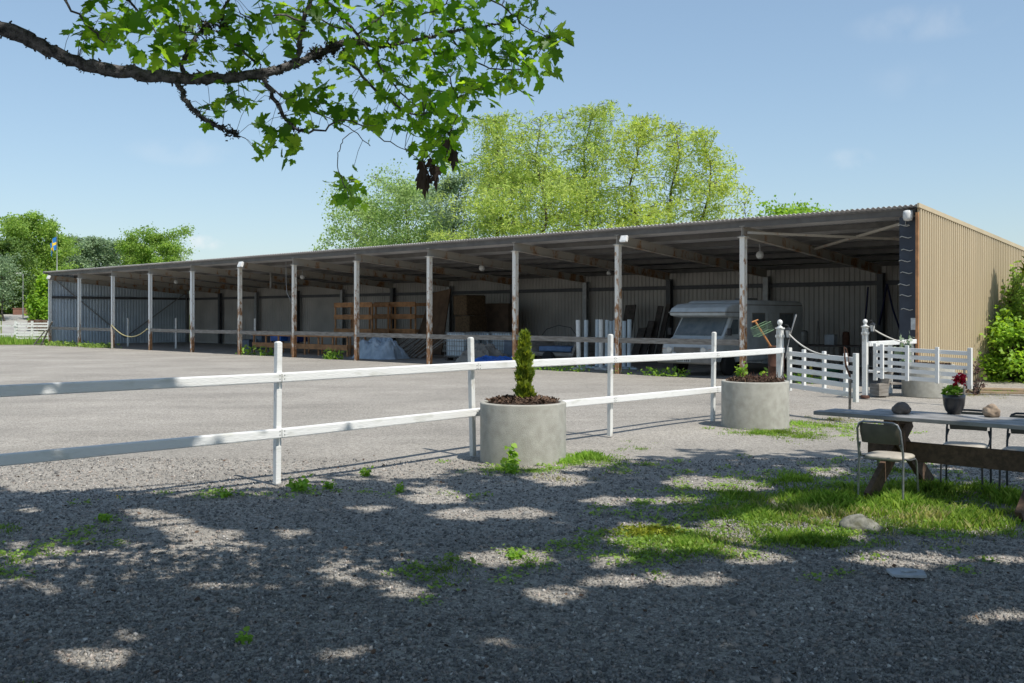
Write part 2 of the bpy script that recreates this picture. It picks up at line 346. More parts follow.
# gravel
def gravel_mat(name, fine=False):
    m = bpy.data.materials.new(name); m.use_nodes = True; n = m.node_tree; b = n.nodes["Principled BSDF"]; b.inputs["Roughness"].default_value = .95; b.inputs["Specular IOR Level"].default_value = .15
    t = n.nodes.new("ShaderNodeTexCoord")
    def vor(scale):
        v = n.nodes.new("ShaderNodeTexVoronoi"); v.inputs["Scale"].default_value = scale; v.inputs["Randomness"].default_value = 1; n.links.new(t.outputs["Object"], v.inputs["Vector"]); return v
    v1 = vor(48); v2 = vor(105)
    sp = n.nodes.new("ShaderNodeSeparateColor"); n.links.new(v1.outputs["Color"], sp.inputs[0])
    sp2 = n.nodes.new("ShaderNodeSeparateColor"); n.links.new(v2.outputs["Color"], sp2.inputs[0])
    av = n.nodes.new("ShaderNodeMath"); av.operation = 'ADD'; n.links.new(sp.outputs[0], av.inputs[0]); n.links.new(sp2.outputs[0], av.inputs[1])
    hv = n.nodes.new("ShaderNodeMath"); hv.operation = 'MULTIPLY'; hv.inputs[1].default_value = .5; n.links.new(av.outputs[0], hv.inputs[0])
    r = n.nodes.new("ShaderNodeValToRGB"); n.links.new(hv.outputs[0], r.inputs[0])
    e = r.color_ramp.elements; e[0].position = .08; e[0].color = (.165, .155, .142, 1); e[1].position = .95; e[1].color = (.52, .48, .42, 1)
    x = e.new(.5); x.color = (.345, .318, .278, 1)
    # broad patches: dust, damp, tyre-worn areas
    big = n.nodes.new("ShaderNodeTexNoise"); big.inputs["Scale"].default_value = .35; big.inputs["Detail"].default_value = 8; big.inputs["Roughness"].default_value = .62; n.links.new(t.outputs["Object"], big.inputs["Vector"])
    mr = n.nodes.new("ShaderNodeMapRange"); mr.inputs[1].default_value = .35; mr.inputs[2].default_value = .68; mr.inputs[3].default_value = .87; mr.inputs[4].default_value = 1.15; n.links.new(big.outputs[0], mr.inputs[0])
    ml = n.nodes.new("ShaderNodeVectorMath"); ml.operation = 'SCALE'; n.links.new(r.outputs[0], ml.inputs[0]); n.links.new(mr.outputs[0], ml.inputs["Scale"])
    # raked streaks in the riding yard, stretched along the barn
    mp = n.nodes.new("ShaderNodeMapping"); mp.inputs["Rotation"].default_value = (0, 0, -BANG); mp.inputs["Scale"].default_value = (.10, 1.3, 1); n.links.new(t.outputs["Object"], mp.inputs[0])
    st = n.nodes.new("ShaderNodeTexNoise"); st.inputs["Scale"].default_value = 1.2; st.inputs["Detail"].default_value = 5; n.links.new(mp.outputs[0], st.inputs["Vector"])
    mr3 = n.nodes.new("ShaderNodeMapRange"); mr3.inputs[1].default_value = .35; mr3.inputs[2].default_value = .65; mr3.inputs[3].default_value = .95; mr3.inputs[4].default_value = 1.05; n.links.new(st.outputs[0], mr3.inputs[0])
    ml2 = n.nodes.new("ShaderNodeVectorMath"); ml2.operation = 'SCALE'; n.links.new(ml.outputs[0], ml2.inputs[0]); n.links.new(mr3.outputs[0], ml2.inputs["Scale"])
    # thin green growth
    gn = n.nodes.new("ShaderNodeTexNoise"); gn.inputs["Scale"].default_value = .9; gn.inputs["Detail"].default_value = 10; gn.inputs["Roughness"].default_value = .7; n.links.new(t.outputs["Object"], gn.inputs["Vector"])
    gm = n.nodes.new("ShaderNodeMapRange"); gm.inputs[1].default_value = .63; gm.inputs[2].default_value = .75; gm.inputs[3].default_value = 0; gm.inputs[4].default_value = .35; n.links.new(gn.outputs[0], gm.inputs[0])
    mx = n.nodes.new("ShaderNodeMix"); mx.data_type = 'RGBA'; n.links.new(gm.outputs[0], mx.inputs[0]); n.links.new(ml2.outputs[0], mx.inputs[6]); mx.inputs[7].default_value = (.15, .17, .07, 1)
    n.links.new(mx.outputs[2], b.inputs["Base Color"])
    hh = n.nodes.new("ShaderNodeMath"); hh.operation = 'ADD'; n.links.new(v1.outputs["Distance"], hh.inputs[0]); n.links.new(v2.outputs["Distance"], hh.inputs[1])
    bp = n.nodes.new("ShaderNodeBump"); bp.invert = True; bp.inputs["Strength"].default_value = .75; bp.inputs["Distance"].default_value = .012; n.links.new(hh.outputs[0], bp.inputs["Height"])
    n.links.new(bp.outputs[0], b.inputs["Normal"])
    return m
M['gravel'] = gravel_mat('grey_gravel')
def stone_mat():
    m = bpy.data.materials.new('gravel_stones'); m.use_nodes = True; n = m.node_tree; b = n.nodes["Principled BSDF"]; b.inputs["Roughness"].default_value = .9; b.inputs["Specular IOR Level"].default_value = .2
    g = n.nodes.new("ShaderNodeNewGeometry"); r = n.nodes.new("ShaderNodeValToRGB"); n.links.new(g.outputs["Random Per Island"], r.inputs[0])
    e = r.color_ramp.elements; e[0].color = (.12, .118, .115, 1); e[1].color = (.62, .60, .565, 1); x = e.new(.7); x.color = (.30, .29, .272, 1); x = e.new(.93); x.color = (.36, .30, .26, 1)
    n.links.new(r.outputs[0], b.inputs["Base Color"]); return m
M['stones'] = stone_mat()
M['dirt'] = mat('barn_dirt', (.30, .275, .245), .95, scale=1.5, col2=(.21, .19, .165), bump=.5, bscale=30)
M['meadow'] = mat('meadow_ground', (.11, .15, .035), .95, scale=.8, col2=(.17, .18, .06), bump=.4, bscale=10)
M['path'] = mat('gravel_road', (.36, .345, .32), .95, scale=1.2, col2=(.28, .27, .25))
# ================================================================== SETTING: ground
def sheet(name, pts, z, m):
    b = MB(); b.add([(p[0], p[1], z) for p in pts], [tuple(range(len(pts)))]); o = b.build(name, m); 
    if o.data.polygons[0].normal.z < 0: o.data.flip_normals()
    return tag(o, kind='structure')
# gently uneven gravel ground: a fine grid near the camera inside one very large sheet
def ground():
    xs = np.concatenate([[-900, -300, -120, -60], np.arange(-30, 30.1, .5), [60, 120, 300, 900]])
    ys = np.concatenate([[-300, -100, -40, -20], np.arange(-8, 32.1, .5), [40, 50, 60, 80, 120, 200, 400, 1200]])
    X, Y = np.meshgrid(xs, ys, indexing='ij')
    fade = np.clip((28 - np.hypot(X, Y - 6)) / 10, 0, 1)
    Z = fade * (.012 * np.sin(X * 1.3 + .6 * Y) + .010 * np.sin(Y * 1.7 - .8 * X + 1) - .018)
    nx, ny = len(xs), len(ys)
    idx = np.arange(nx * ny).reshape(nx, ny)
    q = np.stack([idx[:-1, :-1], idx[1:, :-1], idx[1:, 1:], idx[:-1, 1:]], -1).reshape(-1, 4)
    return fast_mesh('ground', np.stack([X, Y, Z], -1).reshape(-1, 3), [q], M['gravel'], smooth=True)
tag(ground(), kind='structure')
def gz(x, y):
    f = np.clip((28 - np.hypot(x, y - 6)) / 10, 0, 1)
    return f * (.012 * np.sin(x * 1.3 + .6 * y) + .010 * np.sin(y * 1.7 - .8 * x + 1) - .018)
def BP(x, y, z=0):      # barn-local to world
    return BC - BU * x + BV * y + Vector((0, 0, z))
L_ = 12 * 4.545 + .45
sheet('barn_floor', [BP(-L_, .12), BP(-.05, .12), BP(-.05, 9.7), BP(-L_, 9.7)], .006, M['dirt'])
mead = [(-300, 66.5), (-60, 65.2), G(0, 345.2), BP(-L_ - .3, -.2), BP(-L_ - .3, 10.2), BP(.4, 10.2), BP(1.9, 7.5), (24, 33), (300, 20), (300, 700), (-300, 700)]
sheet('meadow', mead, .012, M['meadow'])
a_, b2_ = W(2, 322, 118), W(60, 322, 118)
def bank_z(x, y):
    sm = lambda t: np.clip(t, 0, 1) ** 2 * (3 - 2 * np.clip(t, 0, 1))
    return 2.0 * sm((y - 75) / 24) * sm((-33 - x) / 6)
def bank():
    xs = np.arange(-110, -32, 1.5); ys = np.arange(74, 170, 1.5); X, Y = np.meshgrid(xs, ys, indexing='ij'); Z = bank_z(X, Y) + .016; nx, ny = X.shape; idx = np.arange(nx * ny).reshape(nx, ny)
    q = np.stack([idx[:-1, :-1], idx[1:, :-1], idx[1:, 1:], idx[:-1, 1:]], -1).reshape(-1, 4); tag(fast_mesh('grass_bank', np.stack([X, Y, Z], -1).reshape(-1, 3), [q], M['meadow'], smooth=True), kind='structure')
bank()
b = MB(); vs = []; n_ = 60
for i in range(n_ + 1):
    y = 76 + 62 * i / n_; xc_ = -37.6 - (y - 76) * .455 - .6 * math.sin((y - 76) * .06); hw_ = 1.3 + .03 * (y - 76)
    for s in range(7): x = xc_ + hw_ * (s / 3 - 1); vs.append((x, y, float(bank_z(x, y)) + .035))
b.add(vs, [(i * 7 + s, i * 7 + s + 1, (i + 1) * 7 + s + 1, (i + 1) * 7 + s) for i in range(n_) for s in range(6)], True); tag(b.build('far_road', M['path']), kind='structure')

# loose gravel stones lying on the near ground
rng = np.random.default_rng(5)
N = 105000
yy = 4.6 + (13 - 4.6) * rng.random(N) ** 1.7; xx = (rng.random(N) * 2 - 1) * (yy * .56 + .5)
s_ = .006 + .014 * rng.random(N) ** 2.2; s_[rng.random(N) < .004] *= 2.0
OCT = np.array([(1, 0, 0), (0, 1, 0), (-1, 0, 0), (0, -1, 0), (0, 0, .6), (0, 0, -.6)], float)
OCTF = [(0, 1, 4), (1, 2, 4), (2, 3, 4), (3, 0, 4), (1, 0, 5), (2, 1, 5), (3, 2, 5), (0, 3, 5)]
RM = rot_mats(rng, N); RM = RM * (0.6 + .7 * rng.random((N, 1, 3)))
tag(scatter('gravel_stones', np.stack([xx, yy, gz(xx, yy) + s_ * .25], 1), OCT, OCTF, s_, RM, M['stones']), kind='stuff')

# ================================================================== BARN
barn = thing('open_barn', 'long open-fronted barn with rusting white posts, dark roof and tan corrugated end wall', 'barn', BC, BANG)
D_ = 9.7
def zr(b): return 4.62 - .085 * b
def corr_wall(name, x0, x1, y, zt, m, pitch=.15, depth=.022, axis='x', y0=0, y1=0, parent=barn, ztf=None, z0=0.02):
    """trapezoid-profile sheet wall; axis x: along x at y. axis y: along y at x=x0"""
    a0, a1 = (x0, x1) if axis == 'x' else (y0, y1)
    n = int((a1 - a0) / pitch); b = MB(); vs = []
    for i in range(n):
        for k, d in ((0, 0), (.38, 0), (.5, depth), (.88, depth)):
            vs.append((a0 + (i + k) * pitch, d))
    vs.append((a1, 0)); V = []
    for a, d in vs:
        top = ztf(a) if ztf else zt
        if axis == 'x': V += [(a, y + d, z0), (a, y + d, top)]
        else: V += [(x0 + d, a, z0), (x0 + d, a, top)]
    b.add(V, [(2 * i, 2 * i + 2, 2 * i + 3, 2 * i + 1) for i in range(len(vs) - 1)])
    o = b.build(name, m, parent, fixn=False)
    md = o.modifiers.new("thick", 'SOLIDIFY'); md.thickness = .002
    return o
# walls
corr_wall('back_wall', -L_, -.02, D_, zr(D_) - .02, M['backmetal'], pitch=.20, depth=.03)
ew = corr_wall('end_wall', .12, 0, 0, 0, M['tan'], pitch=.15, depth=.055, axis='y', y0=-.22, y1=D_ + .05, ztf=lambda a: zr(a) - .01)
lw = corr_wall('end_wall', -L_ - .04, 0, 0, 0, M['bluemetal'], pitch=.2, depth=.03, axis='y', y0=0, y1=D_, ztf=lambda a: zr(a) - .01)
lw['label'] = 'blue-grey corrugated far end wall'
# roof: sinusoidal sheet, waves along x, running back
b = MB(); p_ = .14; n = int((L_ + .42) / p_ * 6); V = []
for i in range(n + 1):
    x = -L_ - .25 + (L_ + .42) * i / n; w_ = .022 * math.sin(2 * math.pi * i / 6)
    V += [(x, -.28, zr(-.28) + w_), (x, D_ + .25, zr(D_ + .25) + w_)]
b.add(V, [(2 * i, 2 * i + 1, 2 * i + 3, 2 * i + 2) for i in range(n)], True)
o = b.build('roof', M['roofunder'], barn, fixn=False); md = o.modifiers.new("thick", 'SOLIDIFY'); md.thickness = .006
# verge trim on the tan gable
b = MB(); b.beam((.165, -.30, zr(-.30) - .01), (.165, D_ + .25, zr(D_ + .25) - .01), .05, .11); b.build('verge_trim', M['tan'], barn)
b = MB(); b.beam((-L_ - .1, -.30, zr(-.3) - .03), (-L_ - .1, D_ + .25, zr(D_ + .25) - .03), .08, .16); b.build('verge_trim', M['roofedge'], barn)
# eaves channel behind the sheet edge
b = MB(); b.box((-L_ / 2, -.02, zr(0) - .13), (L_, .05, .16)); b.build('eaves_beam', M['purlin'], barn)
for yb in (1.6, 3.2, 4.8, 6.4, 8.0, 9.45):
    b = MB(); b.box((-L_ / 2, yb, zr(yb) - .105), (L_ - .1, .05, .15)); b.box((-L_ / 2, yb + .03, zr(yb) - .175), (L_ - .1, .05, .012)); b.build('purlin', M['purlin'], barn)
# girts on the back and far walls
b = MB(); b.box((-L_ / 2, D_ - .09, 3.04), (L_ - .1, .10, .16)); b.build('girt', M['darksteel'], barn)
for z in (3.05,):
    b = MB(); b.box((-L_ + .08, D_ / 2, z), (.10, D_ - .3, .15)); b.build('girt', M['darksteel'], barn)
def hsec(bm, x, y, z0, z1, s=.155, t=.012):
    bm.box((x, y - s / 2 + t / 2, (z0 + z1) / 2), (s, t, z1 - z0)); bm.box((x, y + s / 2 - t / 2, (z0 + z1) / 2), (s, t, z1 - z0)); bm.box((x, y, (z0 + z1) / 2), (.012, s - 2 * t - .002, z1 - z0))
rusty = {3: 1, 4: 1, 5: 1, 6: 1, 7: 1}
for k in range(1, 13):
    x = -k * 4.545 - .45 + (.12 if k == 12 else 0)
    b = MB(); hsec(b, 0, 0, 0, 4.12); b.box((0, 0, 4.128), (.24, .24, .016)); 
    o = b.build('post', M['post2'] if k in (1, 2, 3, 4, 5, 6, 7) else M['post1'], barn); o.location = (x, .03, 0)
    if k == 5: o['label'] = 'heavily rusted post'
for k in range(0, 13):
    x = -k * 4.545 - .45 + (.12 if k == 12 else (.2 if k == 0 else 0)); y1 = D_ - .25
    b = MB()
    h = .30 if k else .26
    zc0 = 4.30; zc1 = zc0 - .085 * y1
    b.beam((x, -.06, zc0), (x, y1, zc1), .012, h - .03)
    b.beam((x, -.06, zc0 + h / 2 - .007), (x, y1, zc1 + h / 2 - .007), .16, .014); b.beam((x, -.06, zc0 - h / 2 + .007), (x, y1, zc1 - h / 2 + .007), .16, .014)
    b.build('roof_beam', M['beam'], barn)
    b = MB(); hsec(b, x, D_ - .25, 0, zr(D_) - .40, .22); b.build('rear_column', M['darksteel'] if k % 2 else M['steel'], barn)
for k in (1.5, ):
    pass
# wind braces in the roof plane
b = MB(); b.beam((-.2, .1, 4.28), (-4.9, 4.2, 3.98), .07, .07); b.build('roof_brace', M['beam'], barn)
b = MB(); b.beam((-4.9, .1, 4.26), (-.2, 4.2, 3.96), .07, .07); b.build('roof_brace', M['beam'], barn)
b = MB(); b.beam((-L_ + .18, .4, 4.1), (-L_ + .18, 4.9, .4), .06, .06); b.beam((-L_ + .18, 4.9, .4), (-L_ + .18, 9.2, 3.4), .06, .06); b.build('wall_brace', M['steel'], barn)
# front corner panel at the right, with electric-fence hooks, notice and flood lamp
b = MB(); b.box((-.17, -.01, 2.2), (.50, .05, 4.36)); b.build('corner_panel', M['darkpanel'], barn)
b = MB(); b.box((.12, -.245, 2.24), (.07, .05, 4.44)); b.build('corner_trim', M['orangewood'], barn)
for i, py in enumerate((224, 236, 249, 260, 272, 284, 295, 309)):
    z = EYE + (316 - py) * 25.1 / F; b = MB(); off = (i * 37 % 5) * .02 - .04
    b.tube([(-.40 + off, -.06, z), (-.33 + off, -.09, z + .02), (-.25 + off, -.06, z - .01), (-.17 + off, -.09, z - .03), (-.10 + off, -.06, z - .01)], .011, 6)
    b.tube([(-.25 + off, -.03, z - .01), (-.25 + off, -.07, z - .01)], .014, 6)
    b.build('rope_hook', M['rope'], barn)
b = MB(); b.box((-.02, -.045, EYE - 8 * 25 / F), (.20, .012, .30)); b.build('notice_sheet', M['plastic'], barn, .002)
def flood(x, y, z, big=1.0, m=None):
    b = MB(); b.box((x, y, z), (.26 * big, .10 * big, .20 * big), M=Matrix.Rotation(R(-25), 3, 'X')); o = b.build('floodlight', m or M['plastic'], barn, .01)
    b = MB(); b.box((x, y - .056 * big, z - .026 * big), (.22 * big, .006, .16 * big), M=Matrix.Rotation(R(-25), 3, 'X')); b.tube([(x, y + .05, z), (x, y + .16, z + .06)], .015, 6); b.build('lamp_front', M['lampglass'], o)
flood(barn_x(626, -.2), -.30, 4.28, 1.0); flood(barn_x(243, -.2), -.32, 4.28, 1.25); flood(barn_x(51, -.2), -.35, 4.28, 1.1)
b = MB(); b.lathe([(.05, .14), (.11, .12), (.125, .05), (.125, -.06), (.10, -.12), (.02, -.14)], 16, (-.13, -.20, EYE + 101 * 25.1 / F)); b.tube([(-.13, -.20, EYE + 101 * 25.1 / F), (-.13, .0, EYE + 104 * 25.1 / F)], .03, 8)
b.build('corner_lamp', M['lampglass'], barn)
# round ceiling lamps
for px, py, bb, r in ((482, 268, 3.2, .13), (760, 255, 3.2, .13), (302.5, 277, 3.2, .12), (609, 273, 6.4, .10), (176, 282, 3.2, .12)):
    x = barn_x(px, bb); z = min(barn_z(px, py, bb), zr(bb) - .3)
    b = MB(); b.sphere((x, bb, z), r, 16, 10); o = b.build('globe_lamp', M['lampglass'], barn)
    b = MB(); b.tube([(x, bb, z + r - .02), (x, bb, zr(bb) - .03)], .025, 8); b.build('lamp_stem', M['steel'], o)
x = barn_x(271, 3); b = MB(); b.tube([(x, 3, 3.3), (x, 3, zr(3) - .05)], .07, 8); b.build('vent_pipe', M['plasticgrey'], barn)
x = barn_x(286, 1); b = MB(); b.tube([(x, 1, zr(1) - .1), (x + .02, 1, 3.3), (x + .1, 1, 2.9), (x + .5, 1, 2.45)], .018, 6); b.build('loose_cable', M['steel'], barn)
# timber rail along the post line (one bay is closed by a slack tape instead)
for k in range(1, 12):
    if k == 9: continue
    x1 = -k * 4.545 - .56; x0 = x1 - 4.545 + .2
    b = MB(); b.beam((x0, -.02, 1.06 + .015 * (k % 3)), (x1, -.02, 1.07 + .012 * (k % 2)), .045, .17); b.build('front_rail', M['greywood'], barn, .004)

# slack rope barrier
def hang(p0, p1, sag, n=12):
    p0 = Vector(p0); p1 = Vector(p1); return [p0.lerp(p1, i / n) - Vector((0, 0, sag * 4 * (i / n) * (1 - i / n))) for i in range(n + 1)]
b = MB(); xa = -10 * 4.545 - .35; xb = -9 * 4.545 - .55
b.tube([BP(q.x, q.y, q.z) for q in hang((xa, -.1, 1.35), (xb, -.1, 1.15), .55)], .028, 6)
o = b.build('rope_barrier', mat('yellowed_rope', (.42, .38, .20), .8)); tag(o, 'slack yellowish rope hung between two far barn posts instead of a rail', 'rope')
# plank leaning on a far post
b = MB(); b.beam(BP(-10 * 4.545 + .3, -.35, 0), BP(-10 * 4.545 - .33, -.1, 1.3), .10, .03); tag(b.build('leaning_plank', M['greywood']), 'short plank leaning against the post by the slack rope', 'plank')
b = MB()
b.beam(BP(-L_ + .1, -.5, .02), BP(-L_ + 1.3, -.3, 1.5), .10, .04); b.beam(BP(-L_ + .0, -.9, .05), BP(-L_ + 1.0, -.6, .95), .08, .04); b.beam(BP(-L_ - .3, -.7, .1), BP(-L_ + 1.1, -.75, .16), .12, .04)
tag(b.build('board_heap', M['greywood']), 'broken grey boards propped at the far left corner of the barn', 'boards')
# short inner fence posts
for i, (px, tp) in enumerate(((128, 319), (176, 318), (255, 317.5))):
    bb = 2.2; x = barn_x(px, bb); p = BP(x, bb); b = MB(); b.box((0, 0, .85), (.10, .10, 1.7), taper=(.9, .9)); b.box((0, 0, 1.71), (.11, .11, .03))
    o = b.build('fence_post', M['whiteold'], None, .005); o.location = p
    tag(o, ('thin pale post standing inside the barn behind the slack rope', 'thin pale post inside the barn in the bay left of the white flood lamp', 'thin pale post inside the barn just left of the blue plastic tub')[i], 'fence post', 'pale posts standing inside the barn')

# ================================================================== WHITE PADDOCK FENCE
fence = thing('paddock_fence', 'white two-rail paddock fence running from lower left to the gate opening', 'fence', (-2.59, 10.96, 0), math.atan2(.729, .684))
# local x along the fence, y to the far side
ts = [-6.0, -3.0, 0, 3.03, 5.99, 8.94]
for i, t in enumerate(ts):
    b = MB(); b.box((0, 0, .78), (.066, .066, 1.56)); b.box((0, 0, 1.566), (.06, .06, .012), taper=(.6, .6))
    o = b.build('post', M['whiteold'] if i != 2 else M['white'], fence, .006); o.location = (t, .0, 0); o.rotation_euler = (R((i * 7 % 3) - 1), R((i * 5 % 3) * .6 - .6), 0)
for zc in (1.18, .57):
    ends = [-7.2, -3.0, 0, 3.03, 5.99, 8.94, 11.36]
    for j in range(len(ends) - 1):
        dz = ((j * 13) % 5 - 2) * .006
        b = MB(); b.beam((ends[j] + .003, -.070, zc + dz), (ends[j + 1] - .003, -.070, zc + (((j + 1) * 13) % 5 - 2) * .006), .07, .105); rl = b.build('rail', M['white'], fence, .014)
        b = MB()
        for q in (0.03, ends[j + 1] - ends[j] - .03):
            for dz2 in (-.02, .02): b.box((ends[j] + q, -.1065, zc + dz2), (.012, .004, .012))
        b.build('nail', M['steel'], rl)

def turned_post(x, y, label, lanternside):
    t = thing('gate_post', label, 'gate post', (x, y, 0), BANG, 'white gate posts with ball tops')
    b = MB(); b.box((0, 0, .80), (.105, .105, 1.60)); b.box((0, 0, 1.46), (.135, .135, .05)); b.box((0, 0, 1.61), (.14, .14, .03)); b.build('shaft', M['whiteold'], t, .006)
    b = MB(); b.lathe([(.05, 1.62), (.055, 1.64), (.024, 1.66), (.028, 1.675), (.048, 1.705), (.052, 1.73), (.043, 1.76), (.015, 1.78)], 16); b.build('finial', M['white'], t)
    b = MB(); b.lathe([(.10, 0), (.105, .04), (.08, .07)], 10); b.build('post_foot', M['rusty'], t)
    return t
P1 = Vector((5.18, 19.24, 0)); P2 = Vector((7.95, 22.4, 0))
turned_post(P1.x, P1.y, 'white ball-topped gate post where the rail fence ends, behind the right planter', 1)
turned_post(P2.x, P2.y, 'white ball-topped gate post between the two slatted gates', 1)
def lantern(p, label):
    t = thing('lantern', label, 'lantern', p, 0, 'small lanterns on the gate posts')
    b = MB(); b.lathe([(.02, .10), (.075, .06), (.08, .05), (.02, .05)], 4, smooth=False); b.lathe([(.05, -.11), (.055, -.10), (.03, -.09)], 4, smooth=False)
    for a in range(4):
        an = math.pi / 2 * a; b.tube([(.045 * math.cos(an), .045 * math.sin(an), -.10), (.068 * math.cos(an), .068 * math.sin(an), .05)], .006, 4)
    b.tube([(0, 0, .10), (0, 0, .14), (-.06, 0, .15)], .007, 4); b.build('frame', M['blackiron'], t)
    b = MB(); b.lathe([(.035, -.095), (.055, .045), (.01, .047)], 4, smooth=False); b.build('pane', M['lampglass'], t)
lantern((P1.x + .13, P1.y - .12, 1.53), 'small black lantern on the left gate post above the open gate')
lantern((P2.x + .12, P2.y - .12, 1.60), 'small black lantern on the right gate post near the barn corner')
b = MB(); b.tube([(P1.x + .08, P1.y - .12, 1.05), (P1.x + .15, P1.y - .14, 1.45), (P1.x + .27, P1.y - .16, 1.88)], [.008, .008, .02], 6); tag(b.build('metal_rod', M['steel']), 'thin grey rod sticking up at a slant beside the left gate post', 'rod')

# gates (slats with battens behind), hung between posts and swung open
def gate(name, p0, p1, label, battens, front, sag, grp='white slatted gates'):
    p0 = Vector(p0); p1 = Vector(p1); d = p1 - p0; L = d.length; g = thing(name, label, 'gate', p0, math.atan2(d.y, d.x), grp)
    H = .715; zt = 1.15
    sd = -1 if front else 1
    for i in range(5):
        z = zt - .05 - i * (H - .10) / 4
        b = MB(); b.beam((.04, 0, z), (L - .02, 0, z - sag), .028, .088); b.build('slat', M['white'], g, .004)
    for f in battens:
        z = -sag * f; b = MB(); b.box((f * L, sd * .042, zt - H / 2 + z + .02), (.075, .05, H + .06)); b.build('batten', M['white'], g, .005)
    b = MB(); b.box((L, -.03, zt - H / 2 - sag), (.085, .07, H + .14)); b.build('end_stile', M['whiteold'], g, .006)
    b = MB(); b.box((.02, .02, zt - H / 2), (.075, .07, H + .12)); b.build('hinge_stile', M['whiteold'], g, .006)
    b = MB(); b.beam((L - .1, -.08, .02), (L - .1, -.07, .72), .032, .032); b.build('drop_stake', M['greywood'], g)
    b = MB(); b.tube([(0, .02, .62), (-.10, .0, .62)], .014, 6); b.tube([(0, .02, 1.0), (-.10, .0, 1.0)], .014, 6); b.build('hinge', M['blackiron'], g)
    return g
gate('slatted_gate', (5.32, 19.18, .03), (6.02, 17.35, 0.03), 'open white slatted gate swung towards the viewer, right of the fence end', (.22, .52, .82), False, .05)
gate('slatted_gate', (8.12, 22.32, .03), (9.52, 20.65, 0.03), 'open white slatted gate in front of the concrete ring and tan wall', (.10, .37, .68), True, .06)
# straps and ropes
b = MB(); b.tube(hang((P1.x + .12, P1.y - .14, 1.52), (5.75, 18.05, 1.14), .10), .014, 6); tag(b.build('rope', M['rope']), 'pale rope sagging from the left gate post to the open gate', 'rope', 'ropes from the gate posts')
b = MB(); b.tube(hang((P2.x + .08, P2.y - .10, 1.60), (8.85, 22.3, 1.24), .05), .016, 6); tag(b.build('rope', M['rope']), 'pale rope running from the right gate post down to the white top rail', 'rope', 'ropes from the gate posts')
b = MB(); q = W(845, 348, 17.6); b.tube([W(844, 347, 17.5), W(844.5, 355, 17.5), W(846, 366, 17.5), W(850, 376, 17.5), W(853, 380, 17.5)], [.008, .012, .018, .02, .01], 6)
b.tube([W(844, 347, 17.5), W(846.5, 349, 17.55), W(848, 356, 17.52), W(849, 366, 17.5)], .008, 6); tag(b.build('halter_strap', M['rusty']), 'dark strap with snap hook draped over the end of the open gate', 'strap')
# rails from the right gate post to the barn corner
f2 = thing('corner_fence', 'white top rail and short lower board from the gate post to the barn corner', 'fence', P2, math.atan2(2.9, 2.33))
b = MB(); b.beam((.05, -.06, 1.22), (3.5, -.06, 1.21), .07, .11); b.build('rail', M['white'], f2, .012)
b = MB(); b.beam((.05, -.10, .60), (1.75, -.12, .585), .30, .05); b.build('low_board', M['white'], f2, .008)
b = MB(); b.box((1.8, 0.03, .60), (.09, .09, 1.2)); b.build('post', M['whiteold'], f2, .005)
b = MB(); b.box((3.45, 0.03, .62), (.09, .09, 1.24)); b.build('post', M['whiteold'], f2, .005)
# ================================================================== PLANTERS
def ring(name, c, D, H, label, grp='round concrete planter rings', soil=True, soilh=.05):
    t = thing(name, label, 'planter', c, 0, grp); r = D / 2; seg = 64; b = MB()
    prof = [(r - .07, 0.0), (r, 0), (r, .015), (r, H - .012), (r - .012, H), (r - .062, H), (r - .07, H - .012), (r - .07, 0)]
    vs = []; rg = random.Random(int(c[0] * 100))
    for pr, z in prof:
        for k in range(seg):
            a = 2 * math.pi * k / seg; rr = pr + .0015 * math.sin(9 * a); vs.append((rr * math.cos(a), rr * math.sin(a), z))
    n = len(prof); b.add(vs, [(i * seg + k, i * seg + (k + 1) % seg, (i + 1) * seg + (k + 1) % seg, (i + 1) * seg + k) for i in range(n - 1) for k in range(seg)], True)
    o = b.build('ring', M['concrete'], t, .004)
    o.rotation_euler = (0, 0, R(70))
    if soil:
        b = MB(); rg = random.Random(3); prof = []
        rings = 9; sg = 40; vs = [(0, 0, H + soilh)]
        for i in range(1, rings + 1):
            rr = (r - .072) * i / rings
            for k in range(sg):
                a = 2 * math.pi * k / sg; vs.append((rr * math.cos(a), rr * math.sin(a), H - .02 + soilh * (1 - (i / rings) ** 2) + rg.uniform(-.014, .02)))
        fs = [(0, 1 + k, 1 + (k + 1) % sg) for k in range(sg)] + [(1 + (i - 1) * sg + k, 1 + i * sg + k, 1 + i * sg + (k + 1) % sg, 1 + (i - 1) * sg + (k + 1) % sg) for i in range(1, rings) for k in range(sg)]
        b.add(vs, fs); b.build('soil', M['soil'], t)
        rn = np.random.default_rng(int(H * 1000)); n = 900
        rr = (r - .09) * np.sqrt(rn.random(n)); a = rn.random(n) * 6.283
        P = np.stack([rr * np.cos(a), rr * np.sin(a), H - .005 + soilh * (1 - (rr / r) ** 2) + .02 * rn.random(n)], 1)
        T = np.array([(-.5, 0, 0), (.5, 0, 0), (.42, .3, .05), (-.45, .26, .02)]); o = scatter('bark_mulch', P, T, [(0, 1, 2, 3)], .03 + .05 * rn.random(n), rot_mats(rn, n, .3), M['chip'], t); o['kind'] = 'stuff'
    return t
ring('concrete_planter', (.142, 12.86, -.02), 1.11, .764, 'round concrete planter with a small upright conifer, in front of the fence')
ring('concrete_planter', (4.08, 16.7, -.01), 1.11, .775, 'round concrete planter of brown soil and dry stalks beside the gate')
ring('concrete_planter', (9.62, 23.0, 0), 1.15, .74, 'round concrete ring behind the right slatted gate, by the tan wall', soilh=.0)

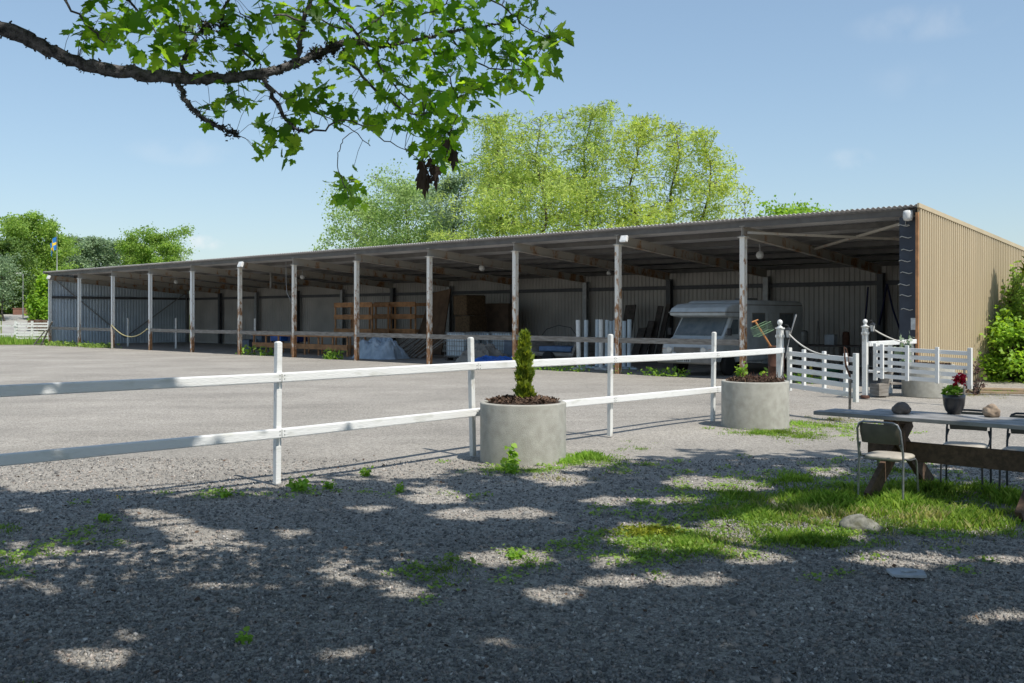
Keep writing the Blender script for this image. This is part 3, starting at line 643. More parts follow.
def leaf_plant(name, c, n_stems, h, spread, leafsize, m, label, cat, group=None, seed=0, nl=10, stemm=None, lean=(0, 0)):
    rn = np.random.default_rng(seed); t = thing(name, label, cat, c, 0, group); b = MB(); P = []
    for i in range(n_stems):
        a = rn.random() * 6.283; s = spread * (.3 + .7 * rn.random()); hh = h * (.55 + .45 * rn.random())
        p0 = Vector((.02 * math.cos(a), .02 * math.sin(a), 0)); p1 = Vector((s * .5 * math.cos(a) + lean[0] * .5, s * .5 * math.sin(a) + lean[1] * .5, hh * .6)); p2 = Vector((s * math.cos(a) + lean[0], s * math.sin(a) + lean[1], hh))
        b.tube([p0, p1, p2], [.006, .005, .002], 4)
        for k in range(nl):
            f = .15 + .85 * rn.random(); q = p0.lerp(p1, f * 2) if f < .5 else p1.lerp(p2, f * 2 - 1)
            P.append(np.array(q) + rn.normal(size=3) * leafsize * .5)
    b.build('stem', stemm or M['weed'], t); P = np.array(P); P[:, 2] = np.maximum(P[:, 2], .005)
    scatter('foliage', P, LEAF6, [tuple(range(6))], leafsize * (.6 + .7 * rn.random(len(P))), rot_mats(rn, len(P), .5), m, t)
    return t

# young thuja in the first planter
def thuja(name, c, h, r, label, n, size, seed, group=None, wob=.25):
    rn = np.random.default_rng(seed); t = thing(name, label, 'conifer', c, 0, group)
    b = MB(); b.tube([(0, 0, -.05), (0.01, 0, h * .5), (0, .01, h * .93)], [r * .12, r * .09, .006], 6); b.build('trunk', M['bark2'], t)
    f = rn.random(n) ** .85; a = rn.random(n) * 6.283; prof = np.minimum(1, (1 - f) * 2.0 + .03) ** .75 * (.85 + wob * np.sin(f * 23 + a * 2) + .15 * np.sin(a * 3 + f * 9))
    rr = r * prof * (.35 + .65 * np.sqrt(rn.random(n)))
    P = np.stack([rr * np.cos(a), rr * np.sin(a), f * h], 1)
    up = np.stack([np.cos(a) * .55, np.sin(a) * .55, np.ones(n)], 1) + rn.normal(size=(n, 3)) * .28; up /= np.linalg.norm(up, axis=1)[:, None]
    x = np.cross(up, rn.normal(size=(n, 3))); x /= np.linalg.norm(x, axis=1)[:, None]; z = np.cross(x, up)
    T = np.array([(0, 0, 0), (.22, .3, .03), (.3, .62, 0), (.1, .7, .02), (0, 1.05, 0), (-.12, .68, .02), (-.28, .58, 0), (-.2, .28, .03)])
    scatter('foliage', P, T, [tuple(range(8))], size * (.6 + .8 * rn.random(n)), np.stack([x, up, z], 2), M['thuja'], t)
thuja('young_thuja', (.16, 12.84, .77), .84, .088, 'small upright yellow-green conifer growing in the left concrete planter', 2300, .07, 11, wob=.4)
thuja('columnar_thuja', (15.1, 27.9, 0), 4.9, .55, 'tall narrow conifer just beyond the right edge, shading the tan wall', 5000, .3, 12)
leaf_plant('leafy_weed', (3.92, 17.0, .76), 9, .26, .16, .055, M['bright'], 'fresh green weed sprouting in the planter beside the gate', 'weed', seed=3, nl=12)
# dry stalks in planter 2
rn = random.Random(8); t = thing('dead_stalks', 'dry brown flower stalks standing in the planter beside the gate', 'dead plant', (4.15, 16.6, .77)); b = MB()
for i in range(70):
    a = rn.random() * 6.28; r = .4 * math.sqrt(rn.random()); h = rn.uniform(.04, .16); p = Vector((r * math.cos(a), r * math.sin(a), 0)); q = p + Vector((rn.uniform(-.08, .08), rn.uniform(-.08, .08), h)); b.tube([p, p.lerp(q, .5) + Vector((.01, 0, 0)), q], .004, 4)
b.build('stalks', M['rusty'], t)
leaf_plant('silvery_sprig', W(901, 349, 23.6) * 1.0, 4, .42, .12, .09, M['silver'], 'pale variegated sprig standing above the white rail at the barn corner', 'plant', seed=4, nl=14)
for o in [q for q in C.objects if q.name.startswith('silvery_sprig')]:
    o.location.z = .74; o.location.x = 9.2; o.location.y = 23.3; o.scale = (1.2, 1.2, 1.6)

# ================================================================== TABLE + CHAIRS
TD = Vector((.72, -.69, 0)).normalized(); TCv = Vector((.69, .72, 0)).normalized(); TO = Vector((3.27, 10.8, 0))
table = thing('trestle_table', 'weathered grey plank table on brown crossed legs', 'table', TO, math.atan2(TD.y, TD.x)); HT = .80
def plank(y0, y1, x0, x1, dz=0, nm='plank'):
    b = MB(); b.box(((x0 + x1) / 2, (y0 + y1) / 2, HT + dz), (x1 - x0, y1 - y0, .042)); return b.build(nm, M['tablewood'], table, .006)
for i, (y0, y1, x0) in enumerate(((0, .145, 0), (.153, .298, .05), (.306, .451, .03), (.459, .604, .42), (.612, .757, .40))):
    plank(y0, y1, x0, 3.0, (.0, .002, -.001, .003, .0)[i])
for xc in (.80, 2.22):
    for j, (ya, yb, off) in enumerate(((-.32, .70, -.04), (1.07, .05, .04))):
        b = MB(); b.beam((xc + off, ya, 0), (xc + off, yb, .72), .06, .17, up=(0, 1, .0)); b.build('leg', M['brownwood'], table, .005)
    b = MB(); b.box((xc, .378, .745), (.09, .66, .065)); b.build('cross_bearer', M['brownwood'], table, .005)
b = MB(); b.box((1.45, .378, .43), (2.0, .05, .20)); b.build('stretcher', M['brownwood'], table, .005)

def chair(loc, rz, label, seatm, tubem):
    # local: faces +y, origin between feet
    t = thing('metal_chair', label, 'chair', loc, rz, 'tube-frame chairs at the table'); w_, d_ = .21, .20
    b = MB(); pts = []
    rows = [(-d_ - .03, .60), (-d_ - .045, .70), (-d_ - .065, .795)]
    for (y, z) in rows: pts.append((y, z))
    # backrest: slightly wrapped sheet, wider at the top
    vs = []; nx = 9
    for y, z in rows:
        wz = .185 if z < .65 else (.20 if z < .75 else .195)
        for k in range(nx):
            u = k / (nx - 1) * 2 - 1; vs.append((u * wz, y + .03 * u * u - .01, z))
    bb = MB(); bb.add(vs, [(i * nx + k, i * nx + k + 1, (i + 1) * nx + k + 1, (i + 1) * nx + k) for i in range(2) for k in range(nx - 1)], True)
    o = bb.build('backrest', M['chairback'], t); md = o.modifiers.new('thick', 'SOLIDIFY'); md.thickness = .016; md.offset = 0; m2 = o.modifiers.new('bev', 'BEVEL'); m2.width = .005; m2.segments = 2
    # seat cushion
    n = 28; vs = []; b = MB()
    for zz, sc_ in ((.435, .92), (.440, 1), (.462, 1.0), (.474, .93), (.479, .6)):
        for k in range(n):
            a = 2 * math.pi * k / n; ca, sa = math.cos(a), math.sin(a); e = .55
            vs.append((math.copysign(abs(ca) ** e, ca) * .215 * sc_, math.copysign(abs(sa) ** e, sa) * .21 * sc_ + .01, zz))
    b.add(vs, [(i * n + k, i * n + (k + 1) % n, (i + 1) * n + (k + 1) % n, (i + 1) * n + k) for i in range(4) for k in range(n)], True); b.add(vs[-n:], [tuple(range(n))], True); b.add(vs[:n], [tuple(reversed(range(n)))])
    b.build('seat', seatm, t)
    # hoop frame: rear legs rise and bend in over the backrest
    b = MB(); b.tube([(-.225, -d_ - .02, 0), (-.222, -d_, .45), (-.222, -d_ - .03, .60), (-.215, -d_ - .06, .74), (-.19, -d_ - .068, .795), (-.15, -d_ - .075, .812), (0, -d_ - .08, .815), (.15, -d_ - .075, .812), (.19, -d_ - .068, .795), (.215, -d_ - .06, .74), (.222, -d_ - .03, .60), (.222, -d_, .45), (.225, -d_ - .02, 0)], .0115, 8); b.build('back_frame', tubem, t)
    for s in (-1, 1):
        b = MB(); b.tube([(s * .205, d_ + .03, 0), (s * .20, d_ + .01, .30), (s * .20, d_ - .01, .40), (s * .20, d_ - .05, .428), (s * .205, 0, .43), (s * .214, -d_ + .02, .46), (s * .222, -d_ - .0, .52), (s * .20, -d_ - .03, .60)], .0105, 8); b.build('leg', tubem, t)
    b = MB(); b.tube([(-.20, d_ - .06, .425), (.20, d_ - .06, .425)], .009, 6); b.tube([(-.20, -d_ + .05, .43), (.20, -d_ + .05, .43)], .009, 6); b.build('seat_bar', tubem, t)
    return t
# chair 1: back towards the viewer at the near side
fd = Vector((.68, .73)); chair((3.79, 10.0, -.01), math.atan2(fd.y, fd.x) - math.pi / 2, 'tube-frame chair with pale seat and its back to us, nearest, at the table end', M['vinyl'], M['tubes'])
fd = Vector((-.55, -.83)); chair((4.88, 10.72, 0), math.atan2(fd.y, fd.x) - math.pi / 2, 'dark tube-frame chair behind the table under the flower pot', M['vinyl'], M['tubedark'])
fd = Vector((-.62, -.78)); chair((5.32, 10.30, 0), math.atan2(fd.y, fd.x) - math.pi / 2, 'dark tube-frame chair behind the table cut off by the right edge', M['vinyl'], M['tubedark'])

# pot with geranium
PZ = HT + .024
pp = W(954, 413.5, 10.45); pt = thing('flower_pot', 'dark glazed flower pot on the table, holding a red geranium', 'flower pot', (pp.x, pp.y, PZ))
b = MB(); b.lathe([(.06, 0), (.066, 0), (.066, .012), (.085, .035), (.103, .09), (.11, .16), (.114, .20), (.106, .203), (.100, .19)], 32); b.build('pot', M['pot'], pt)
b = MB(); b.lathe([(.098, .185), (.001, .188)], 24); b.build('soil', M['soil'], pt)
ger = thing('geranium', 'red-flowering geranium growing in the dark pot on the table', 'flower', (pp.x, pp.y, PZ + .18)); rn = np.random.default_rng(9)
b = MB(); heads = [(.075, -.02, .20), (.03, .01, .175), (.095, .02, .165), (.02, .02, .12)]
for hx, hy, hz_ in heads: b.tube([(0, 0, 0), (hx * .4, hy * .5, hz_ * .6), (hx, hy, hz_)], .003, 5)
for i in range(16):
    a = rn.random() * 6.28; b.tube([(0, 0, 0), (.05 * math.cos(a), .05 * math.sin(a), .05), (.085 * math.cos(a), .085 * math.sin(a), .05 + .05 * rn.random())], .002, 4)
b.build('stem', M['weed'], ger)
n = 90; a = rn.random(n) * 6.28; r = .10 * np.sqrt(rn.random(n)); P = np.stack([r * np.cos(a) - .015, r * np.sin(a), .02 + .09 * rn.random(n)], 1)
T = np.array([(.5 * math.cos(q), .5 * math.sin(q), .06 * math.cos(2 * q)) for q in np.linspace(0, 2 * math.pi, 9)[:-1]])
scatter('foliage', P, T, [tuple(range(8))], .035 + .03 * rn.random(n), rot_mats(rn, n, 1.0), M['weed'], ger)
P = np.concatenate([np.array(h)[None] + rn.normal(size=(70, 3)) * (.02 if i < 3 else .009) for i, h in enumerate(heads)])
scatter('blossom', P, T * np.array([1, 1, 1]), [tuple(range(8))], .018 + .012 * rn.random(len(P)), rot_mats(rn, len(P)), M['petal'], ger)

def rock(name, c, d, m, label, seed, cat='stone', rz=0, group=None):
    import bmesh
    from mathutils import noise
    bm = bmesh.new(); bmesh.ops.create_icosphere(bm, subdivisions=4, radius=1)
    off = Vector((seed * 3.1, seed * 1.7, 0))
    for v in bm.verts:
        p = v.co.normalized(); k = 1 + .30 * noise.noise(p * 1.1 + off) + .12 * noise.noise(p * 2.7 + off) + .04 * noise.noise(p * 7 + off)
        v.co = Vector((p.x * k * d[0] / 2, p.y * k * d[1] / 2, max(p.z * k, -.75) * d[2] / 2))
    zmin = min(v.co.z for v in bm.verts)
    for v in bm.verts: v.co.z -= zmin
    me = bpy.data.meshes.new(name); bm.to_mesh(me); bm.free(); me.materials.append(m)
    for p in me.polygons: p.use_smooth = True
    o = bpy.data.objects.new(name, me); C.objects.link(o); o.location = c; o.rotation_euler = (0, 0, rz); return tag(o, label, cat, group)
q = W(900, 413, 10.45); rock('stone', (q.x + .02, q.y, PZ), (.19, .17, .13), M['rock'], 'dark angular stone lying on the left part of the table', 2, rz=.4, group='stones on the table')
q = W(992, 417, 10.1); rock('stone', (q.x, q.y, PZ), (.155, .15, .145), M['rocktan'], 'rounded tan stone on the table right of the flower pot', 5, group='stones on the table')
q = G(866, 532); rock('boulder', (q.x, q.y + .15, -.12), (.36, .30, .26), M['lichenrock'], 'pale lichen-covered boulder half sunk in the grass in front of the chair', 7, 'boulder', rz=-.2)
q = G(906, 574); b = MB(); b.prism([(-.13, -.10), (.10, -.12), (.14, .03), (.02, .11), (-.12, .07)], 2, 0, .022); b.box((0.01, -.02, .028), (.11, .05, .012), rz=.4); o = b.build('flat_stone', mat('pale_flat_stone', (.40, .42, .44), .8, scale=12, bump=.2), None, .004); o.location = (q.x, q.y, 0); tag(o, 'pale flat slab of stone lying on the shaded gravel, lower right', 'stone')

# ================================================================== THINGS BY THE CORNER
c = G(892, 397)
t = thing('timber_step', 'small weathered timber step propped beside the concrete ring', 'step', (8.6, 22.9, 0), .3)
b = MB(); b.beam((-.12, 0, 0), (.10, 0, .62), .28, .05); b.build('side', M['greywood'], t)
b = MB(); b.box((-.18, 0, .16), (.26, .34, .28)); b.build('block', M['greywood'], t, .01); b = MB(); b.box((.16, 0, .30), (.30, .34, .04)); b.build('tread', M['greywood'], t)
for i, (px, py, L, a) in enumerate(((1016, 391, 2.4, -.35), (1010, 394.5, 2.6, -.30), (1030, 392.5, 2.2, -.42))):
    q = G(px, py); b = MB(); b.box((0, 0, .03 + .0), (L, .12, .05)); o = b.build('board', mat('raw_board%d' % i, (.36, .26, .16), .85, scale=6), None, .004); o.location = (q.x, q.y, .01); o.rotation_euler = (0, 0, a)
    tag(o, ('middle bare plank lying on the ground below the wall bush', 'front bare plank lying on the ground below the wall bush', 'short rear bare plank on the ground at the right edge')[i], 'plank', 'planks on the ground by the tan wall')
# rusty drum with tools
dp = W(776, 400, 20.6); t = thing('rusty_drum', 'narrow rusty drum standing behind the left gate post', 'drum', (dp.x, dp.y, 0))
b = MB(); b.lathe([(.15, 0), (.16, .02), (.16, .4), (.17, .41), (.16, .42), (.16, .8), (.17, .81), (.16, .82), (.16, 1.20), (.175, 1.22), (.16, 1.23), (.14, 1.22), (.14, 1.1)], 24); b.build('body', M['rusty'], t)
t = thing('spade', 'orange-handled tool standing at a slant in the rusty drum', 'tool', (dp.x, dp.y, 0)); b = MB()
pA = W(770, 345, 20.5) - Vector((dp.x, dp.y, 0)); pB = W(755, 321, 20.3) - Vector((dp.x, dp.y, 0)); b.tube([pA - (pB - pA) * .3, pA, pB], .019, 8); dd = Vector((.13, .0, .05)); b.tube([pB - dd * .5, pB + dd * .5], .017, 6); b.build('handle', M['orange'], t)
t = thing('wire_basket', 'small green wire basket hung on the orange tool handle', 'basket', W(762, 329, 20.2)); b = MB()
for s in (-1, 1):
    loop = [Vector((.19 * s2, .10 * s3, .09 * s)) for s2, s3 in ((-1, -1), (1, -1), (1, 1), (-1, 1), (-1, -1))]; b.tube(loop, .006, 5)
for k in range(9):
    x = -.18 + .045 * k; b.tube([(x, -.10, .09), (x, -.10, -.09), (x, .10, -.09), (x, .10, .09)], .0018, 4)
for k in range(3): z = -.05 + .05 * k; b.tube([(-.19, -.1, z), (.19, -.1, z), (.19, .1, z), (-.19, .1, z), (-.19, -.1, z)], .0018, 4)
b.build('basket', M['wire'], t); t.rotation_euler = (0, R(-22), .3)

# climbing bush on the tan wall
def bush(name, c, rx, ry, rz_, n, size, m, label, seed, cat='bush', parts=True, clumps=40, rzrot=0):
    rn = np.random.default_rng(seed); t = thing(name, label, cat, c, rzrot); b = MB(); cl = []
    for i in range(clumps):
        a = rn.random() * 6.283; u = rn.random() ** .5; h = rn.random(); e = math.sqrt(max(0, 1 - (h - .25) ** 2 * 1.3))
        p = Vector((rx * u * math.cos(a) * e, ry * u * math.sin(a) * e, rz_ * (.05 + .95 * h))); cl.append(p)
        b.tube([(p.x * .1, p.y * .1, 0), (p.x * .6, p.y * .6, p.z * .5), p], [.018, .012, .004], 4)
    b.build('stem', M['bark2'], t); k = n // clumps; P = np.concatenate([np.array(p)[None] + rn.normal(size=(k, 3)) * np.array([rx, ry, rz_ * .55]) * .16 for p in cl]); P[:, 2] = np.maximum(P[:, 2], .03)
    scatter('foliage', P, LEAF6, [tuple(range(6))], size * (.5 + .8 * rn.random(len(P))), rot_mats(rn, len(P), .5), m, t); return t
bush('wall_bush', BP(.85, 5.3), .85, 1.6, 1.95, 8500, .105, M['bright'], 'broad-leaved green bush at the foot of the tan wall, right edge', 21, rzrot=BANG, clumps=60)
# the climber reaching up the wall
rn = np.random.default_rng(22); t = thing('wall_climber', 'loose leafy climber with arching shoots reaching up the tan wall', 'climber', BP(.30, 5.8), BANG); b = MB(); P = []
for i in range(70):
    y0 = rn.uniform(-.2, 1.3); h = rn.uniform(1.4, 3.5); tip = Vector((.25 + .5 * rn.random(), y0 - rn.uniform(.1, 1.5), h)); mid = Vector((.1, y0, h * .75)); b.tube([(.1, y0 * .6, 0), mid, mid.lerp(tip, .5) + Vector((.05, 0, .12)), tip], [.02, .012, .008, .003], 4)
    for k in range(46):
        f = rn.random(); base = Vector((.1, y0 * .6, 0)); qv = base.lerp(mid, .35 + .65 * f * 2) if f < .5 else mid.lerp(tip, f * 2 - 1)
        P.append(np.array(qv) + rn.normal(size=3) * .10)
P = np.array(P); P[:, 0] = np.maximum(P[:, 0], .07); b.build('stem', M['bark2'], t)
scatter('foliage', P, LEAF6, [tuple(range(6))], .10 * (.6 + .8 * rn.random(len(P))), rot_mats(rn, len(P), .4), M['mid'], t)
bush('purple_shrub', W(976, 396, 23.5) * 1.0, .22, .22, .72, 170, .07, M['purple'], 'low purple-brown shrub beside the end of the right gate', 23, clumps=16)
for o in C.objects:
    if o.name == 'purple_shrub': o.location.z = 0
# ================================================================== MOTORHOME
vx = barn_x(718, .7) - 1.0
van = thing('motorhome', 'old white motorhome with over-cab bed, parked inside the barn', 'motorhome', BP(vx, .45), BANG)
Wd = 1.0
b = MB(); b.prism([(1.65, .42), (5.5, .42), (5.55, .55), (5.55, 2.14), (5.45, 2.31), (5.2, 2.35), (1.9, 2.35), (1.65, 2.29)], 0, -1.05, 1.05); b.build('living_box', M['vanrear'], van, .06)
b = MB(); b.prism([(.62, 1.86), (.60, 1.98), (.72, 2.11), (1.0, 2.22), (1.7, 2.28), (1.7, 1.80), (1.15, 1.80)], 0, -1.03, 1.03); b.build('over_cab_bed', M['van'], van, .09)
b = MB(); b.box((0, 1.15, 1.965), (2.075, 1.14, .035)); b.build('trim_strip', M['plasticgrey'], van, .01)
b = MB(); b.box((0, 3.6, 2.20), (2.115, 3.7, .03)); b.build('trim_strip', M['plasticgrey'], van, .01)
# cab: bonnet, pillars, doors
b = MB(); b.prism([(.10, .50), (.06, .80), (.12, .98), (.62, 1.20), (.66, 1.22), (1.15, 1.83), (1.66, 1.83), (1.66, .40), (1.50, .40), (1.40, .72), (1.0, .80), (.66, .72), (.55, .42)], 0, -.93, .93); b.build('cab', M['van'], van, .05)
b = MB(); 
for s in (1,): b.add([(-.86, .672, 1.235), (.86, .672, 1.235), (.82, 1.135, 1.805), (-.82, 1.135, 1.805)], [(0, 1, 2, 3)])
b.v = [(v[0], v[1] - .015, v[2] + .012) for v in b.v]
o = b.build('windscreen', M['glass'], van); md = o.modifiers.new('t', 'SOLIDIFY'); md.thickness = .012; md.offset = 0
for s in (-1, 1):
    b = MB(); b.tube([(s * .25, .70, 1.262), (s * .25 - .32, .775, 1.345)], .009, 5); b.tube([(s * .25, .70, 1.262), (s * .25, .67, 1.24)], .012, 5); b.build('wiper', M['blackiron'], van)
    b = MB(); b.prism([(.92, 1.28), (1.52, 1.28), (1.52, 1.74), (1.22, 1.74)], 0, s * .934, s * .942); b.build('door_window', M['glass'], van)
    b = MB(); b.prism([(.86, .62), (.86, 1.24), (1.19, 1.79), (1.58, 1.79), (1.58, .62)], 0, s * .928, s * .934); d_ = b.build('cab_door', M['van'], van, 0)
    b = MB(); b.box((s * .95, 1.48, 1.12), (.02, .13, .03)); b.build('handle', M['blackiron'], d_)
    b = MB(); b.tube([(s * .92, .82, 1.28), (s * 1.08, .74, 1.30)], .012, 6); b.box((s * 1.10, .74, 1.36), (.13, .05, .22)); b.build('mirror', M['blackiron'], van, .008)
    b = MB(); b.lathe([(.02, -.035), (.095, -.02), (.10, .02), (.09, .035)], 20); o = b.build('headlight', M['lampglass'], van); o.location = (s * .62, .055, .80); o.rotation_euler = (R(90), 0, 0)
    b = MB(); b.lathe([(.01, -.035), (.085, -.02), (.085, .03), (.05, .05)], 16); o = b.build('fog_light', M['lampglass'], van); o.location = (s * .37, -.06, .655); o.rotation_euler = (R(90), 0, 0)
    b = MB(); b.box((s * .84, .085, .80), (.14, .03, .09)); b.build('indicator', M['orange'], van, .01)
b = MB(); b.box((0, .07, .80), (.96, .02, .17)); 
for i in range(5): b.box((0, .055, .735 + i * .033), (.94, .012, .010))
b.build('grille', M['plasticgrey'], van)
b = MB(); b.prism([(-.06, .38), (-.10, .42), (-.10, .55), (-.05, .59), (.15, .59), (.15, .38)], 0, -1.0, 1.0); b.build('bumper', M['plasticgrey'], van, .025)
b = MB(); b.box((0, -.108, .49), (.50, .012, .11)); o = b.build('number_plate', mat('number_plate', (.35, .36, .35), .6), van)
b = MB(); 
for i in range(6): b.box((-.19 + i * .07 + (.03 if i > 2 else 0), -.1155, .49), (.035, .003, .065))
b.build('characters', M['blackiron'], o)
for y in (1.03, 4.3):
    for s in (-1, 1):
        b = MB(); b.lathe([(.19, -.09), (.30, -.095), (.33, -.06), (.33, .06), (.30, .095), (.19, .09)], 28); wl = b.build('tyre', M['tyre'], van); wl.location = (s * .86, y, .33); wl.rotation_euler = (0, R(90), 0)
        b = MB(); b.lathe([(.02, -.07), (.19, -.085), (.19, .085), (.12, .05), (.02, .07)], 20); b.build('rim', M['steel'], wl)
for y0, y1, z0, z1 in ((2.15, 2.95, 1.45, 1.95), (3.9, 4.8, 1.45, 1.95)):
    b = MB(); b.box((1.058, (y0 + y1) / 2, (z0 + z1) / 2), (.02, y1 - y0, z1 - z0)); f_ = b.build('window', M['plasticgrey'], van, .006)
    b = MB(); b.box((1.070, (y0 + y1) / 2, (z0 + z1) / 2), (.01, y1 - y0 - .08, z1 - z0 - .08)); b.build('pane', M['glass'], f_)
b = MB(); b.box((1.058, 3.4, 1.22), (.018, .62, 1.50)); b.build('side_door', M['van'], van, .006)
b = MB(); b.box((0, 3.6, 2.40), (.5, .6, .09)); b.build('roof_hatch', M['plasticgrey'], van, .02)

# ================================================================== THINGS STORED IN THE BARN
def st(px, b_): return barn_x(px, b_)
# timber racks (jump-wall frames)
def rack(px0, px1, b_, rows, label, m2=None):
    x0, x1 = st(px0, b_), st(px1, b_); t = thing('timber_rack', label, 'timber rack', BP((x0 + x1) / 2, b_), BANG, 'orange-brown timber frames in the barn'); h = (x1 - x0) / 2
    zs = [barn_z((px0 + px1) / 2, y, b_) for y in rows]; zs = [max(z, .12) for z in zs]
    for z in zs:
        for y in (-.55, .55):
            b = MB(); b.box((0, y, z), (2 * h, .04, .24 if y < 0 else .16)); b.build('board', M['orangewood'], t, .004)
    n = max(2, int(2 * h / 1.05))
    for i in range(n + 1):
        for y in (-.50, .50):
            x = -h + .05 + (2 * h - .1) * i / n; zb = 0 if min(zs) < .9 else min(zs) - .1
            b = MB(); b.box((x, y, (zb + max(zs)) / 2), (.09, .05, max(zs) - zb + .05)); b.build('upright', M['orangewood'], t)
    return t
rack(262, 357, 2.6, (334, 346), 'long low timber frame behind the front rail, left of the upper frames')
rack(343, 381, 5.2, (305, 317, 331), 'upper left timber frame stacked high by the back wall')
rack(383, 424, 6.6, (304.5, 316.5, 331), 'upper right timber frame reaching to the leaning brown panel')
# trestles carrying the high frames
# leaning plywood panel
x = st(427, 6.2); b = MB(); b.prism([(-1.15, .02), (-.35, 3.02), (.95, 3.22), (1.0, .02)], 1, -.03, .03)
o = b.build('plywood_sheet', M['plywood'], None, .004); o.location = BP(x, 6.2); o.rotation_euler = (R(-12), 0, BANG); tag(o, 'tall brown panel with a slanted edge leaning beside the hay bales', 'plywood')
# slanted timber bundle
x = st(407, 3.4); t = thing('timber_bundle', 'bundle of grey poles leaning at a slant between the tarpaulin and the tall panel', 'timber', BP(x, 3.4), BANG); rn = random.Random(4)
for i in range(16):
    xx = -.9 + i * .17; b = MB(); b.beam((xx - .25, -.35 + rn.uniform(-.1, .1), .03), (xx + .65 + rn.uniform(-.1, .1), .5, .95 + rn.uniform(-.12, .1)), .07, .05); b.build('pole', M['greywood'] if i % 3 else M['brownwood'], t)
# crumpled tarpaulin heap
def heap(name, px, b_, rx, ry, h, m, label, seed, cat='tarpaulin', ang=BANG):
    from mathutils import noise
    n = 60; vs = []; off = Vector((seed * 5.3, 1.1, 0))
    for i in range(n + 1):
        for j in range(n + 1):
            u = i / n * 2 - 1; v = j / n * 2 - 1; r = max(abs(u), abs(v)) * .55 + math.hypot(u, v) * .45
            k = max(0, 1 - r ** 3) ; p = Vector((u * 1.6, v * 1.6, 0))
            rd = 1 - abs(noise.noise(p * 1.1 + off)) * 1.6
            z = h * k ** .8 * (.50 + .42 * rd + .35 * noise.noise(p * .8 + off + Vector((9, 0, 0))) + .16 * (1 - abs(noise.noise(p * 3.3 + off)) * 3)) + .05 * noise.noise(p * 4 + off) * k
            vs.append((u * rx + .12 * rx * noise.noise(p + off + Vector((3, 3, 0))), v * ry, max(z, .015)))
    b = MB(); b.add(vs, [(i * (n + 1) + j, (i + 1) * (n + 1) + j, (i + 1) * (n + 1) + j + 1, i * (n + 1) + j + 1) for i in range(n) for j in range(n)], True)
    o = b.build(name, m); o.location = BP(st(px, b_), b_); o.rotation_euler = (0, 0, ang); return tag(o, label, cat)
heap('tarpaulin', 380, 1.9, 1.3, .9, .98, M['bluegrey'], 'crumpled grey-blue tarpaulin heaped behind the front rail', 2)
heap('blue_tarpaulin', 497, .95, 1.35, .55, .36, M['blue'], 'bright blue tarpaulin lying low left of the small conifer', 3)
heap('dirt_heap', 484, 2.2, 1.2, .8, .72, M['dirt'], 'brown heap behind the bright blue tarpaulin', 6, 'heap')
# hay bales
rn = random.Random(5)
def bale(x, y, z, lab, grp='old hay bales', d=(.95, 1.2, .99), rz=0):
    b = MB(); n = 8
    d = (d[0], d[1], HB - .01); b.box((0, 0, d[2] / 2), d); o = b.build('hay_bale', M['hay'], None, .07); o.location = BP(x, y, z); o.rotation_euler = (0, 0, BANG + rz); tag(o, lab, 'hay bale', grp)
x = st(470, 6.4); HB = barn_z(470, 295, 6.4) / 3
bale(x, 6.4, 0, 'bottom hay bale of the front stack beside the leaning panel'); bale(x + .04, 6.42, HB, 'middle hay bale of the front stack beside the leaning panel', rz=.04); bale(x - .03, 6.4, 2 * HB, 'topmost hay bale of the front stack beside the leaning panel', rz=-.05)
x2 = x + 1.45
# big dark stack behind: wide sheets
b = MB(); sw = st(512, 7.9) - st(478, 7.9); b.box((0, 0, 1.22), (sw, .5, 2.44)); 
for i in range(9): b.box((0, -.255, .2 + i * .27), (sw - .02, .02, .02))
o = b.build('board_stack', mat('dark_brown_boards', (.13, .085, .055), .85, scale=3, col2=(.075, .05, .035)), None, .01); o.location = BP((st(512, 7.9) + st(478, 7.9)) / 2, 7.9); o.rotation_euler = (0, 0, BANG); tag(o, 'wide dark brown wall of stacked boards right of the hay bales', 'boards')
# IBC tanks
def ibc(px, b_, label):
    x = st(px, b_); t = thing('caged_tank', label, 'liquid tank', BP(x, b_), BANG, 'white caged liquid tanks')
    b = MB(); b.box((0, 0, .66), (1.1, .92, .98)); b.build('tank', M['ibc'], t, .07)
    b = MB(); b.lathe([(.11, 1.15), (.12, 1.19), (.1, 1.21)], 16); b.build('cap', M['blackiron'], t)
    b = MB()
    for z in (.22, .42, .62, .82, 1.02, 1.17): b.tube([(-.58, -.49, z), (.58, -.49, z), (.58, .49, z), (-.58, .49, z), (-.58, -.49, z)], .011, 5)
    for i in range(9):
        q = -.58 + 1.16 * i / 8
        for s in (-1, 1): b.tube([(q, s * .49, .15), (q, s * .49, 1.17)], .010, 5)
    for i in range(7):
        q = -.49 + .98 * i / 6
        for s in (-1, 1): b.tube([(s * .58, q, .15), (s * .58, q, 1.17)], .010, 5)
    b.build('cage', M['steel'], t)
    b = MB(); 
    for i in (-.5, 0, .5): b.box((i, 0, .07), (.14, .96, .13))
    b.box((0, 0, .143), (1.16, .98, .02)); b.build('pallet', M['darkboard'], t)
ibc(463, 3.0, 'white caged tank left of the near fence post, in front of the hay')
ibc(487, 4.3, 'white caged tank behind the brown heap, left of the other tank'); ibc(508, 4.3, 'white caged tank directly left of the rusty post by the small conifer')
